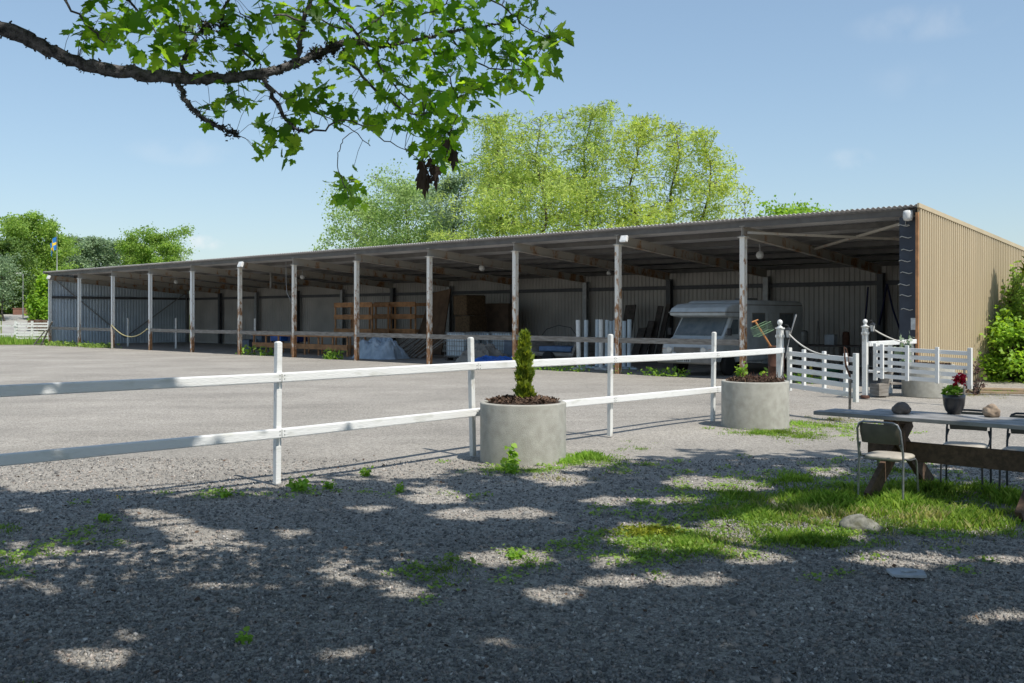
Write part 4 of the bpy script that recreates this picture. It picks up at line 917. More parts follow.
# blue plastic tub and darker one
x = st(284, 3.4); b = MB(); b.box((0, 0, .86), (.95, .6, .42), taper=(1.06, 1.08)); b.box((0, 0, 1.085), (1.08, .70, .04)); o = b.build('plastic_tub', M['blue'], None, .03); o.location = BP(x, 3.2, -.24 + .16); o.rotation_euler = (0, 0, BANG); tag(o, 'bright blue plastic tub on the low timber frame', 'tub')
x = st(301, 3.4); b = MB(); b.box((0, 0, .82), (.9, .6, .34), taper=(.96, .96)); b.box((0, 0, 1.0), (.94, .64, .03)); o = b.build('plastic_tub', M['darkblue'], None, .03); o.location = BP(x, 3.2, -.08); o.rotation_euler = (0, 0, BANG); tag(o, 'dark navy tub on the low timber frame, right of the blue one', 'tub')
# low trailer / cart right of the small conifer
x = st(560, 3.0); t = thing('flat_trailer', 'low trailer with sloping grey ends and a blue load, behind the rail', 'trailer', BP(x, 3.0), BANG)
b = MB(); b.prism([(-1.5, .42), (-1.15, .95), (-.95, .95), (-.75, .50), (1.15, .50), (1.35, .98), (1.5, .98), (1.2, .36), (-1.2, .36)], 1, -.7, .7); b.build('bed', M['greywood'], t, .01)
b = MB(); b.box((.2, 0, .62), (1.6, 1.1, .2)); b.build('load', mat('dull_blue_sheet', (.10, .17, .30), .6, scale=4), t, .05)
for s in (-1, 1):
    b = MB(); b.lathe([(.12, -.08), (.26, -.08), (.28, 0), (.26, .08), (.12, .08)], 20); o = b.build('wheel', M['tyre'], t); o.location = (.1, s * .78, .28); o.rotation_euler = (R(90), 0, 0)
b = MB(); b.tube([(-.9, -.2, .95), (-.5, -.2, 1.35), (0.1, -.2, 1.5), (.7, -.2, 1.42), (1.1, -.2, 1.0)], .014, 6); b.build('hoop', M['blackiron'], t)
# jump stands
JL = ['leftmost white jump stand, leaning slightly left', 'grey-white jump stand second from the left', 'jump stand just left of the middle pair', 'bright white jump stand of the middle pair', 'jump stand right of the middle pair', 'slim jump stand beside the near fence post', 'jump stand just left of the rusty post', 'jump stand just right of the rusty post', 'rightmost pale jump stand in front of the dark boards']
for i, (px, bb, tp) in enumerate(((579, .95, 320), (586, 2.0, 320), (597, 2.0, 319.5), (601, 1.4, 319.5), (607, 2.2, 320), (611, 3.0, 321), (615, 2.4, 320), (624, 2.4, 321), (629, 2.4, 319.5))):
    x = st(px, bb); zt = barn_z(px, tp, bb); t = thing('jump_stand', JL[i], 'jump stand', BP(x, bb), BANG + (i % 3 - 1) * .2, 'white jump stands stored upright'); m_ = M['white'] if i in (0, 3) else M['ibc']
    b = MB(); b.tube([(0, 0, .05), ((-.06 if i == 0 else .01 * (i % 3)), 0, zt)], .075, 12); b.build('pole', m_, t)
    b = MB(); b.box((0, 0, .03), (.6, .09, .06)); b.box((0, 0, .075), (.09, .6, .03)); b.build('foot', m_, t, .008)
# dark boards leaning on the back wall
for i, (px, wpx, tp, bb) in enumerate(((630, 10, 305, 8.7), (641, 7, 328, 8.2), (649, 6, 321, 8.4), (657, 5, 306, 8.8), (664, 4, 304, 9.0))):
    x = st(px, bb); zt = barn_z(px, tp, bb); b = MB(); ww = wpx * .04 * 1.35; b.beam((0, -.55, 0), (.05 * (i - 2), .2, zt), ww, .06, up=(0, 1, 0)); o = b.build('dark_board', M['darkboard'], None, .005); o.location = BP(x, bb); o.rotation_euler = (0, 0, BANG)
    tag(o, ['widest dark board leaning on the back wall behind the jump stands', 'shortest dark board leaning on the back wall', 'middle dark board leaning on the back wall', 'tall narrow dark board leaning on the wall left of the motorhome', 'slimmest dark board leaning on the wall nearest the motorhome'][i], 'board', 'dark boards leaning on the back wall')
# workbench with bits on it, hanging straps at the right end
x = st(845, 6.0); t = thing('workbench', 'dark workbench deep in the barn behind the open gate', 'workbench', BP(x, 6.0), BANG)
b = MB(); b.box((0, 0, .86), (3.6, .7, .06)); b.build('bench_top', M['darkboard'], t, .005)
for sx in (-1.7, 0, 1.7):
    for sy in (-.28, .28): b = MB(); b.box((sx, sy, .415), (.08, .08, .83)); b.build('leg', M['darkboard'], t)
q = BP(st(828, 6), 6.0, .89); b = MB(); b.box((0, 0, .17), (.34, .26, .34)); b.lathe([(.10, .343), (.10, .35), (.02, .352)], 12); o = b.build('box', mat('grey_white_box', (.40, .44, .48), .6), None, .02); o.location = BP(st(831, 6), 6.0, .89); o.rotation_euler = (0, 0, BANG); tag(o, 'grey-white box standing on the dark workbench', 'box')
b = MB(); b.lathe([(.15, 0), (.17, .03), (.17, .40), (.14, .46), (.05, .48)], 16); o = b.build('canister', M['steel'], None); o.location = BP(st(803, 6), 6.0, .89); tag(o, 'short grey canister on the left end of the workbench', 'canister')
b = MB(); b.lathe([(.05, 0), (.06, .03), (.05, .5), (.03, .62), (.02, .78)], 12); o = b.build('bottle', M['plasticgrey'], None); o.location = BP(st(818, 6), 6.0, .89); tag(o, 'tall thin grey bottle on the workbench left of the box', 'bottle')
b = MB(); b.lathe([(.12, 0), (.12, .3), (.10, .42), (.04, .45)], 14); o = b.build('canister', M['rusty'], None); o.location = BP(st(846, 6), 6.0, .89); tag(o, 'dull red canister on the workbench right of the box', 'canister')
def strap(px0, py0, px1, py1, bb, label, extra=None):
    x0, x1 = st(px0, bb), st(px1, bb); b = MB(); pts = [BP(x0, bb, barn_z(px0, py0, bb)), BP((x0 + x1) / 2 + .02, bb - .02, (barn_z(px0, py0, bb) + barn_z(px1, py1, bb)) / 2), BP(x1, bb, barn_z(px1, py1, bb))]
    b.tube(pts, .032, 6)
    if extra:
        b.tube([pts[0]] + [BP(st(a, bb), bb, barn_z(a, c_, bb)) for a, c_ in extra], .032, 6)
    return tag(b.build('hanging_strap', M['strap']), label, 'strap', 'dark straps hanging from the girt')
strap(868, 287, 865, 322, 9.3, 'straight navy strap hanging from the back girt right of the motorhome')
strap(887, 284, 879, 325, 9.3, 'navy strap loop hanging in an inverted V left of the corner panel', [(893, 310), (900, 330)])
# green plastic oddments low behind the gate
b = MB(); b.lathe([(.16, 0), (.2, .30), (.21, .30), (.21, .33), (.15, .33)], 20); o = b.build('bucket', mat('green_bucket', (.03, .12, .07), .5), None); o.location = BP(st(833, 1.2), 1.2, .02); tag(o, 'dark green bucket on the floor behind the open gate', 'bucket')
b = MB(); b.lathe([(.17, 0), (.17, .03), (.06, .06), (.03, .5), (.02, .52)], 16); o = b.build('traffic_cone', mat('yellow_cone', (.55, .42, .05), .5), None); o.location = BP(st(811, 1.0), 1.0, .02); tag(o, 'small yellow cone standing behind the open gate', 'cone')
# dark low clutter in the far bays
for i, (px, bb, d) in enumerate(((262, 5.5, (1.2, .8, .7)), (248, 4.5, (.9, .7, .5)), (520, 3.0, (1.2, .6, .85)))):
    b = MB(); b.box((0, 0, d[2] / 2), d, taper=(.94, .94)); b.box((0, 0, d[2] + .02), (d[0] * .98, d[1] * .98, .04)); o = b.build('crate', mat('blue_grey_crate%d' % i, (.12, .15, .19), .6), None, .02); o.location = BP(st(px, bb), bb, .01); o.rotation_euler = (0, 0, BANG + .2 * i)
    tag(o, ['blue-grey lidded crate on the barn floor left of the blue tub', 'smaller blue-grey crate leftmost on the barn floor', 'dark blue-grey crate between the rusty post and the small conifer'][i], 'crate', 'blue-grey crates on the barn floor')

# ================================================================== FAR LEFT: fence, house, lamp, walls
ff = thing('pasture_fence', 'white post-and-rail fence in the grass at the far left', 'fence', (-36.6, 71.0, 0), 0); 
for i in range(-3, 4):
    b = MB(); b.box((1.18 * i * 1.0, 0, .75), (.14, .12, 1.5)); b.build('post', M['whiteold'], ff)
for z in (.55, 1.15):
    b = MB(); b.box((0, -.08, z), (7.4, .04, .10)); b.build('rail', M['whiteold'], ff)
g_ = thing('pasture_gate', 'small white slatted gate beside the far left barn corner', 'gate', (-31.9, 67.2, 0), .15)
for i in range(6):
    b = MB(); b.box((0, 0, .35 + i * .2), (3.0, .04, .10)); b.build('slat', M['whiteold'], g_)
for x in (-1.45, 1.45):
    b = MB(); b.box((x, .04, .75), (.10, .05, 1.4)); b.build('stile', M['whiteold'], g_)
lp = W(23, 330, 92); t = thing('street_lamp', 'slim grey street lamp at the far left in front of the grey roof', 'street lamp', (lp.x, lp.y, float(bank_z(lp.x, lp.y)) - .4)); b = MB(); b.lathe([(.07, 0), (.06, 2), (.045, 4.2)], 8); b.tube([(0, 0, 4.2), (0, 0, 4.5), (-.25, 0, 4.6)], .04, 6); b.build('pole', M['steel'], t)
b = MB(); b.box((-.35, 0, 4.6), (.5, .25, .12)); b.build('lamp_head', M['plastic'], t, .03)
hs = thing('house', 'low house with a grey tiled roof among the trees at the far left', 'house', (-51.5, 108, 1.6), .1)
b = MB(); b.box((0, 0, 1.3), (8, 6, 2.6)); b.build('wall', M['housewall'], hs)
b = MB(); b.prism([(-3.4, 2.5), (0, 4.6), (3.4, 2.5)], 0, -4.3, 4.3); rf = b.build('roof', M['greyroof'], hs); b = MB(); b.box((1, .6, 4.6), (.6, .6, 1.0)); b.build('chimney', M['red'], rf)
for x in (-2.5, 0, 2.5): b = MB(); b.box((x, -3.03, 1.5), (1.1, .06, 1.1)); f_ = b.build('window', M['white'], hs); b = MB(); b.box((x, -3.07, 1.5), (.9, .04, .9)); b.build('pane', M['glass'], f_)
q = W(37, 325, 97); b = MB(); b.box((0, 0, .35), (4.2, .3, .7)); b.box((0, 0, .73), (4.3, .38, .08)); o = b.build('garden_wall', M['red']); o.location = (q.x, q.y, float(bank_z(q.x, q.y)) - .1); o.rotation_euler = (0, 0, .3); tag(o, 'low reddish-brown garden wall beyond the grassy bank at far left', 'wall')
q = W(44, 325, 84); t = thing('log_pile', 'dark stack of logs against the bushes just left of the barn', 'log pile', (q.x, q.y, float(bank_z(q.x, q.y))), .2); rn = random.Random(2)
for r_ in range(3):
    for k in range(7 - r_ // 2):
        b = MB(); b.tube([(-1.0 + .3 * k + .15 * (r_ % 2), -.6, .16 + .29 * r_), (-1.0 + .3 * k + .15 * (r_ % 2), .6, .16 + .29 * r_)], .15, 8); b.build('log', M['rusty'] if (k + r_) % 2 else M['brownwood'], t)
fp = W(57, 330, 96); t = thing('flagpole', 'slim pole rising among the far left trees', 'flagpole', (fp.x, fp.y, float(bank_z(fp.x, fp.y)) - 1.9)); b = MB(); b.lathe([(.07, 0), (.05, 5), (.03, 9.9), (.07, 9.92), (.07, 10.0), (.02, 10.05)], 8); b.build('pole', M['white'], t)
b = MB(); vs = []; 
def flagz(i, j): return i
cols = 14; rows_ = 9; 
for part, m_ in (('blue', M['flagblue']), ('yellow', M['flagyellow'])):
    pass
fl = thing('flag', 'limp blue flag with a yellow cross hanging among the trees at far left', 'flag', (fp.x, fp.y, 0))
def fpos(u, v):   # u along fly 0..1, v along hoist 0..1 ; hangs limp
    return Vector((-.10 - .55 * u + .10 * math.sin(u * 9 + v * 2), .22 * math.sin(u * 14) * (.4 + u), 9.6 - 1.15 * (1 - v) - .95 * u))
bb_ = MB(); by_ = MB(); NU, NV = 16, 10
for i in range(NU):
    for j in range(NV):
        tgt = by_ if i in (5, 6) or j in (4, 5) else bb_
        tgt.add([fpos(i / NU, j / NV), fpos((i + 1) / NU, j / NV), fpos((i + 1) / NU, (j + 1) / NV), fpos(i / NU, (j + 1) / NV)], [(0, 1, 2, 3)])
bb_.build('cloth', M['flagblue'], fl); by_.build('cross', M['flagyellow'], fl)
# ================================================================== TREES
def tree(name, label, x, y, h, r, base, m, n, size, seed, style='broad', cat='tree', group=None, gaps=.25, barkm=None, lean=0, prof=None, trunkr=None):
    if style == 'broad': h *= .90
    zb0 = float(bank_z(x, y)); rn = np.random.default_rng(seed); t = thing(name, label, cat, (x, y, zb0), 0, group); h -= zb0; b = MB(); tr = trunkr or h * (.013 if style == 'larch' else .018)
    tw = .38 if style == 'larch' else .15; tp = [Vector((lean * (i / 7) ** 1.5 + tw * math.sin(i * 1.7 + seed), tw * math.cos(i * 2.1 + seed), h * .95 * i / 7)) for i in range(8)]
    b.tube(tp, [tr * (1 - .88 * i / 7) for i in range(8)], 7); cl = []
    nl = 95 if style == 'larch' else 34
    for i in range(nl):
        f = base + (1 - base) * ((i + rn.random()) / nl); z = f * h; tt = (f - base) / (1 - base)
        if prof: L = r * prof(tt)
        elif style == 'larch': L = r * (1 - tt) ** .45 * (.75 + .25 * math.sin(tt * 9 + seed))
        else: L = r * math.sqrt(max(.03, 1 - (tt * 1.75 - .72) ** 2)) if tt < .98 else r * .2
        L *= (.40 + .70 * rn.random() ** 1.4 + (.60 if rn.random() < .10 else 0)) * (1 + .22 * math.sin(f * 17 + seed * 1.3)) if style == 'larch' else (.55 + .55 * rn.random()); a = i * 2.4 + rn.random() * .9
        k = min(6.99, f / .95 * 7); i0 = int(k); p0 = tp[i0].lerp(tp[i0 + 1], k - i0) if i0 < 7 else tp[7]
        dx = Vector((math.cos(a), math.sin(a), 0)); rise = (rn.uniform(-.1, .45) + .5 * tt if style == 'larch' else .55 + .5 * tt) * L
        pts = [p0, p0 + dx * L * .45 + Vector((0, 0, rise * .55)), p0 + dx * L + Vector((0, 0, rise * (.85 if style == 'broad' else .6)))]
        lt = .5 if style == 'larch' else 1; b.tube(pts, [tr * .32 * lt * (1 - .5 * f), tr * .2 * lt * (1 - .5 * f), tr * .05], 4, cap=False)
        ns = max(2, int(L / (.8 if style == 'larch' else .95)))
        for s in range(ns):
            u = .22 + .78 * (s + rn.random()) / ns; q = pts[0].lerp(pts[1], u * 2) if u < .5 else pts[1].lerp(pts[2], u * 2 - 1)
            cl.append((q, .42 + .16 * L * (1 - abs(u - .6))))
            for e in range(2 if style == 'broad' else 3):
                ang = a + rn.choice([-1, 1]) * rn.uniform(.5, 1.2); ll = L * .28 * rn.uniform(.5, 1.1); q2 = q + Vector((math.cos(ang) * ll, math.sin(ang) * ll, ll * (.35 if style == 'broad' else .05)))
                b.tube([q, q2], [tr * .07, tr * .03], 3, cap=False); cl.append((q2, .38 + .10 * L))
    b.build('trunk', barkm or M['bark2'], t, fixn=False)
    from mathutils import noise as nz_
    keep = rn.random(len(cl)) > gaps * .5; cl = [c for c, kk in zip(cl, keep) if kk and nz_.noise(Vector(c[0]) * .42 + Vector((seed * 2.3, 0, 0))) > (-.30 if style == 'larch' else -.24)]; wts = np.array([c[1] ** 2 for c in cl]); wts *= .4 + 1.2 * rn.random(len(cl)); wts /= wts.sum()
    cnt = rn.multinomial(n, wts); Ps = []
    for (q, cr), c in zip(cl, cnt):
        if style == 'larch':
            m_ = max(1, c // 9); o0 = rn.normal(size=(m_, 3)) * np.array([cr * .75, cr * .75, cr * .18]); ln = (.25 + 1.25 * rn.random(m_)) * (.35 + .9 * rn.random())
            kk = np.linspace(0, 1, 9); Pk = np.array(q)[None, None] + o0[:, None] + np.stack([.08 * rn.normal(size=(m_, 9)), .08 * rn.normal(size=(m_, 9)), -kk[None] * ln[:, None] + .03 * rn.normal(size=(m_, 9))], 2); Ps.append(Pk.reshape(-1, 3))
        else:
            Ps.append(np.array(q)[None] + rn.normal(size=(c, 3)) * cr * np.array([.62, .62, .42]))
    P = np.concatenate(Ps); P[:, 2] = np.maximum(P[:, 2], .2); k = len(P)
    if style == 'larch':
        T = np.array([(-.17, 0, 0), (.17, 0, 0), (.13, 1.0, .1), (-.12, 1.0, -.05)]); 
        scatter('crown', P, T, [(0, 1, 2, 3)], size * (.6 + .8 * rn.random(k)), rot_mats(rn, k), m, t)
    else:
        T = np.array([(0, 0, 0), (.45, .45, .08), (0, 1, -.05), (-.45, .45, .06)]); scatter('crown', P, T, [(0, 1, 2, 3)], size * (.6 + .8 * rn.random(k)), rot_mats(rn, k, .2), m, t)
    return t
def at(px, Z): return (px - CX) / F * Z
def hh(py, Z): return EYE + (HZ - py) / F * Z
GL = 'trees behind the barn'
def PR(t): return .14 + .86 * (1 - t) ** .42
# larches rising behind the barn
tree('larch', 'yellow-green larch at the left of the larch group behind the barn', at(500, 66), 66, hh(109, 66), 4.2, .12, M['larch'], 34000, .17, 31, 'larch', group=GL, prof=PR)
tree('larch', 'dense lime larch second from the left behind the barn', at(541, 62), 62, hh(116, 62), 4.2, .10, M['larch'], 34000, .17, 32, 'larch', group=GL, prof=PR)
tree('larch', 'tallest lime larch, with a bare bent limb near its top', at(588, 67), 67, hh(103, 67), 4.0, .10, M['larch'], 34000, .17, 33, 'larch', group=GL, gaps=.5, prof=PR)
tree('larch', 'greener gappy larch third from the right behind the barn', at(636, 64), 64, hh(110, 64), 3.6, .10, M['larch2'], 22000, .17, 34, 'larch', group=GL, gaps=.6, prof=PR)
tree('larch', 'open green larch second from the right behind the barn', at(674, 68), 68, hh(114, 68), 3.1, .10, M['larch2'], 15000, .17, 35, 'larch', group=GL, gaps=.7, prof=PR)
tree('larch', 'rightmost sparse larch of the group, brownish at its top', at(706, 65), 65, hh(124, 65), 2.5, .10, M['larch2'], 15000, .17, 36, 'larch', group=GL, gaps=.7, prof=PR)
tree('spindly_tree', 'thin bare-stemmed sapling just right of the larches', at(747, 60), 60, hh(180, 60), .9, .5, M['larch2'], 350, .16, 37, 'broad', group=GL, trunkr=.08)
tree('willow', 'pale green bushy tree left of the larches, above the barn roof', at(408, 78), 78, hh(178, 78), 5.2, .12, M['pale'], 28500, 0.158, 38, group=GL, gaps=.1)
tree('willow', 'lower pale green tree at the left end of the central trees', at(362, 84), 84, hh(205, 84), 3.6, .12, M['pale'], 17100, 0.166, 39, group=GL, gaps=.1)
tree('grey_green_tree', 'grey-green feathery tree between the pale tree and the first larch', at(455, 74), 74, hh(162, 74), 2.9, .12, M['bluish'], 17100, 0.144, 40, group=GL, gaps=.2)
tree('maple_sapling', 'bright green tree top just showing over the roof at the right', at(796, 52), 52, hh(201, 52), 2.4, .3, M['bright'], 9880, 0.158, 41, group=GL)
tree('maple_sapling', 'tiny green tree top over the roof right of the sapling', at(763, 55), 55, hh(212, 55), 1.1, .4, M['bright'], 2850, 0.144, 42, group=GL)
# trees at the far left
GF = 'trees at the far left'
tree('dense_tree', 'big rounded green tree with pointed top at the far left', at(31, 104), 104, hh(216, 104), 4.0, .15, M['mid'], 28500, 0.194, 43, group=GF, gaps=.5)
tree('dense_tree', 'darker green tree at the left picture edge', at(-2, 98), 98, hh(240, 98), 3.6, .15, M['dark'], 17100, 0.194, 44, group=GF, gaps=.5)
tree('dense_tree', 'slim tall dark tree top behind the rounded tree', at(48, 112), 112, hh(219, 112), 1.9, .3, M['dark'], 10450, 0.180, 45, group=GF)
tree('poplar', 'grey-green slender tree behind the flag', at(68, 128), 128, hh(231, 128), 2.9, .2, M['bluish'], 10450, 0.216, 46, group=GF, gaps=.5)
tree('poplar', 'grey-green slender tree left of the middle gap', at(88, 126), 126, hh(233, 126), 3.0, .2, M['bluish'], 11400, 0.216, 47, group=GF, gaps=.5)
tree('poplar', 'grey-green airy tree right of the middle gap', at(115, 130), 130, hh(235, 130), 3.2, .2, M['bluish'], 11400, 0.216, 48, group=GF, gaps=.5)
tree('dark_spire', 'narrow dark green spire tree beside the rightmost left-hand tree', at(133, 120), 120, hh(227, 120), 1.3, .2, M['dark'], 6650, 0.202, 49, group=GF)
tree('ash_tree', 'bright green rounded tree rightmost of the far left trees', at(155, 110), 110, hh(228, 110), 3.6, .15, M['mid'], 20900, 0.180, 50, group=GF, gaps=.25)
tree('ash_tree', 'pale half-leafed tree ending the far left group', at(175, 116), 116, hh(240, 116), 2.2, .2, M['pale'], 6080, 0.180, 51, group=GF, gaps=.5)
tree('bare_tree', 'thin leafless brownish tree at the left picture edge', at(3, 90), 90, hh(252, 90), 2.2, .2, M['bluish'], 3420, 0.144, 52, group=GF, gaps=.5)
# trees further out, seen from a step aside
for i, (x, y, h, r) in enumerate(((-66, 110, 11, 4.5), (-78, 118, 12, 5), (24, 70, 8, 3))):
    tree('dense_tree', ['round green tree well beyond the left picture edge', 'outermost green tree beyond the left picture edge', 'green tree hidden behind the right end of the barn'][i], x, y, h, r, .15, M['mid'], 7000, .32, 60 + i)
# hedge and bushes in front of the far left trees
bush('hedge_bush', (at(8, 100), 100, 1.7), 2.6, 1.8, 2.6, 2600, .36, M['mid'], 'yellowish-green bush left of the street lamp', 71, clumps=50)
bush('hedge_bush', (at(31, 100), 100, 1.7), 1.6, 1.4, 2.4, 2000, .34, M['mid'], 'green bush between the street lamp and the barn corner', 72, clumps=40)
bush('hedge_bush', (at(45, 92), 92, 1.2), 1.3, 1.4, 4.0, 3000, .30, M['bright'], 'tall fresh green bush touching the left end of the barn', 73, clumps=50)
bush('hedge_bush', (at(-10, 98), 98, 1.6), 2.6, 1.8, 3.6, 2200, .36, M['mid'], 'yellowish-green bush at the left picture edge', 74, clumps=50)

# ================================================================== THE MAPLES OVERHEAD
def mask_boundary(px):
    xs = [-400, -60, 0, 60, 120, 165, 205, 250, 300, 335, 380, 420, 470, 500, 560, 600, 625, 650, 700, 760, 820, 860, 920, 1000, 1100, 1400]
    ys = [488, 488, 489, 492, 494, 491, 497, 488, 482, 474, 472, 476, 474, 468, 474, 470, 460, 453, 449, 452, 446, 455, 462, 466, 468, 468]
    return np.interp(px, xs, ys)
SPOTS = [(185, 558, 46, 8), (200, 543, 30, 6), (165, 522, 26, 6), (205, 533, 34, 7), (140, 512, 18, 4), (85, 655, 36, 8), (105, 664, 20, 5), (335, 652, 28, 7), (415, 590, 20, 5), (555, 590, 30, 8), (640, 577, 50, 6),
         (505, 555, 44, 9), (610, 558, 20, 5), (465, 511, 25, 7), (520, 510, 24, 5), (435, 494, 26, 7), (370, 506, 16, 4), (110, 554, 12, 4), (293, 530, 13, 4), (269, 560, 16, 5), (340, 571, 11, 4), (134, 634, 9, 4),
         (724, 483, 46, 6), (705, 576, 22, 7), (898, 558, 60, 9), (969, 625, 20, 5), (1002, 616, 24, 5), (780, 500, 14, 4), (690, 540, 74, 11), (790, 528, 90, 13), (910, 517, 76, 14), (980, 520, 40, 10), (640, 530, 30, 8), (670, 500, 26, 4),
         (830, 470, 20, 4), (30, 508, 12, 4), (560, 480, 26, 5), (612, 500, 20, 4), (1010, 556, 26, 5), (760, 556, 30, 6), (395, 640, 9, 3), (500, 640, 12, 3), (740, 640, 10, 3), (230, 610, 10, 3), (700, 480, 40, 4), (872, 494, 30, 9), (925, 491, 44, 6)]
def shade_ok(P, rn, marg=.12, edge=3):
    f = P[:, 2] / math.tan(R(SUN_EL)); qx = P[:, 0] - SH.x * f; qy = P[:, 1] - SH.y * f
    ok = np.ones(len(P), bool); fr = qy > 3.6
    px = CX + F * qx / np.maximum(qy, .1); py = HZ + EYE * F / np.maximum(qy, .1); pm = F / np.maximum(qy, .1)
    bd = mask_boundary(px) + rn.normal(size=len(P)) * edge + 2 + 3 * np.sin(px * .05)
    ok &= ~(fr & (py < bd))
    ok &= ~(fr & (rn.random(len(P)) > np.maximum(np.interp(py, [440, 500, 560, 610, 660], [.50, .52, .58, .70, .9]), np.interp(px, [150, 190], [.95, 0]) * (py < 525))))
    for cx, cy, rx, ry in SPOTS:
        Zc = EYE * F / (cy - HZ); ex = rx + marg * F / Zc; ey = ry + marg * .75 * EYE * F / Zc ** 2
        w_ = 1 + .25 * rn.normal(size=len(P)) * .5
        d = ((px - cx) / ex) ** 2 + ((py - cy) / ey) ** 2
        ok &= ~(fr & (d < w_))
    return ok
def big_maple(name, label, loc, h, crown, n, seed, extra=()):
    rn = np.random.default_rng(seed); t = thing(name, label, 'tree', (loc[0], loc[1], 0), 0, 'large maples shading the gravel'); b = MB(); L0 = Vector((loc[0], loc[1], 0))
    tp = [Vector((.05 * math.sin(i), .06 * math.cos(i * 1.3), h * i / 6)) for i in range(7)]; b.tube(tp, [.34, .27, .25, .23, .19, .12, .05], 16)
    for i in range(26):
        a = rn.random() * 6.28; u = math.sqrt(rn.random()); e = Vector((crown[0] + crown[3] * u * .85 * math.cos(a), crown[1] + crown[4] * u * .85 * math.sin(a), crown[2] + rn.uniform(-.5, .8) * crown[5])) - L0
        z0 = rn.uniform(2.8, h * .85); p0 = Vector((0, 0, z0)); mid = p0.lerp(e, .5) + Vector((0, 0, .9)); pts = [p0, mid, e]
        # keep limbs out of the sunlit gaps
        smp = np.array([list(p0.lerp(mid, q / 8) + L0) for q in range(8)] + [list(mid.lerp(e, q / 8) + L0) for q in range(9)])
        if (~shade_ok(smp, rn, .0, 0)).sum() > 9: continue
        b.tube(pts, [.11, .07, .02], 7)
    for pl, rad in extra:
        b.tube([Vector(p) - L0 for p in pl], rad, 12)
    b.build('trunk', M['bark'], t)
    d = rn.normal(size=(n, 3)); d /= np.linalg.norm(d, axis=1)[:, None]; rr = rn.random(n) ** .42
    P = np.array(crown[:3])[None] + d * rr[:, None] * np.array(crown[3:])[None]
    P += .22 * np.sin(P[:, [1, 2, 0]] * 3.1)
    # visible part of the picture stays clear: the crown is above and behind the camera's view
    vis = (P[:, 1] > .2) & (P[:, 2] - EYE < (HZ + 60) / F * P[:, 1])
    P = P[~vis]; P = P[P[:, 2] > 3.2]; P = P[shade_ok(P, rn)]
    fs = (P[:, 2] - 3.25) / math.tan(R(SUN_EL)); qx = P[:, 0] - SH.x * fs; qy = P[:, 1] - SH.y * fs
    P = P[~((qx > -3.2) & (qx < .7) & (qy > 5.1) & (qy < 6.7) & (rn.random(len(P)) < .84))]
    P2 = P - np.array([loc[0], loc[1], 0])
    T = np.array([(0, 0, 0), (.38, -.05, .05), (.55, .40, .06), (.25, .52, 0), (0, 1, -.05), (-.25, .52, 0), (-.55, .40, .06), (-.38, -.05, .05)])
    scatter('crown', P2, T, [tuple(range(8))], .17 + .11 * rn.random(len(P2)), rot_mats(rn, len(P2), .7), M['canopy'], t)
    return t

# ---- the low maple bough across the upper left of the view
def Wp(p): return W(p[0], p[1], p[2])
def smooth(pts, rad, n=5):
    out = []; ro = []
    m_ = len(pts)
    for i in range(m_ - 1):
        p0 = pts[max(i - 1, 0)]; p1 = pts[i]; p2 = pts[i + 1]; p3 = pts[min(i + 2, m_ - 1)]
        for k in range(n):
            t = k / n; out.append(.5 * ((2 * p1) + (p2 - p0) * t + (2 * p0 - 5 * p1 + 4 * p2 - p3) * t * t + (3 * p1 - p0 - 3 * p2 + p3) * t ** 3)); ro.append(rad[i] + (rad[i + 1] - rad[i]) * t)
    out.append(pts[-1]); ro.append(rad[-1]); return out, ro
TA = (-5.2, 3.6)
main = [(0, 28, 5.5), (40, 46, 5.55), (85, 64, 5.6), (125, 73, 5.65), (170, 78, 5.7), (215, 78, 5.75), (262, 73, 5.8), (292, 65, 5.85), (320, 52, 5.9), (348, 42, 5.95), (375, 46, 6.0), (400, 43, 6.0), (425, 38, 6.05), (450, 32, 6.1), (480, 28, 6.1), (512, 22, 6.1)]
mrad = [.042, .040, .037, .035, .034, .031, .028, .025, .020, .017, .012, .010, .009, .008, .006, .004]
base_pts = [Vector((TA[0], TA[1], 2.95)), Vector((-4.4, 4.35, 3.35)), Vector((-3.4, 5.2, 3.45))]
bp_, br_ = smooth(base_pts + [Wp(p) for p in main], [.10, .075, .052] + mrad, 6)
rj = random.Random(4); bp_ = [p + Vector((rj.gauss(0, .004), rj.gauss(0, .004), rj.gauss(0, .005))) for p in bp_]; br_ = [r * rj.uniform(.9, 1.12) for r in br_]
maple = big_maple('maple_tree', 'large maple whose mossy low bough crosses the upper left of the view', TA, 8.5, (-2.6, 3.2, 7.6, 6.0, 6.4, 2.6), 44000, 81)
big_maple('maple_tree', 'second large maple beside the camera, shading the right of the gravel', (9.5, 1.0), 9.0, (6.6, 3.4, 8.0, 6.6, 6.6, 2.7), 52000, 82)
TAv = Vector((TA[0], TA[1], 0))
b = MB(); b.tube([p - TAv for p in bp_], br_, 12)
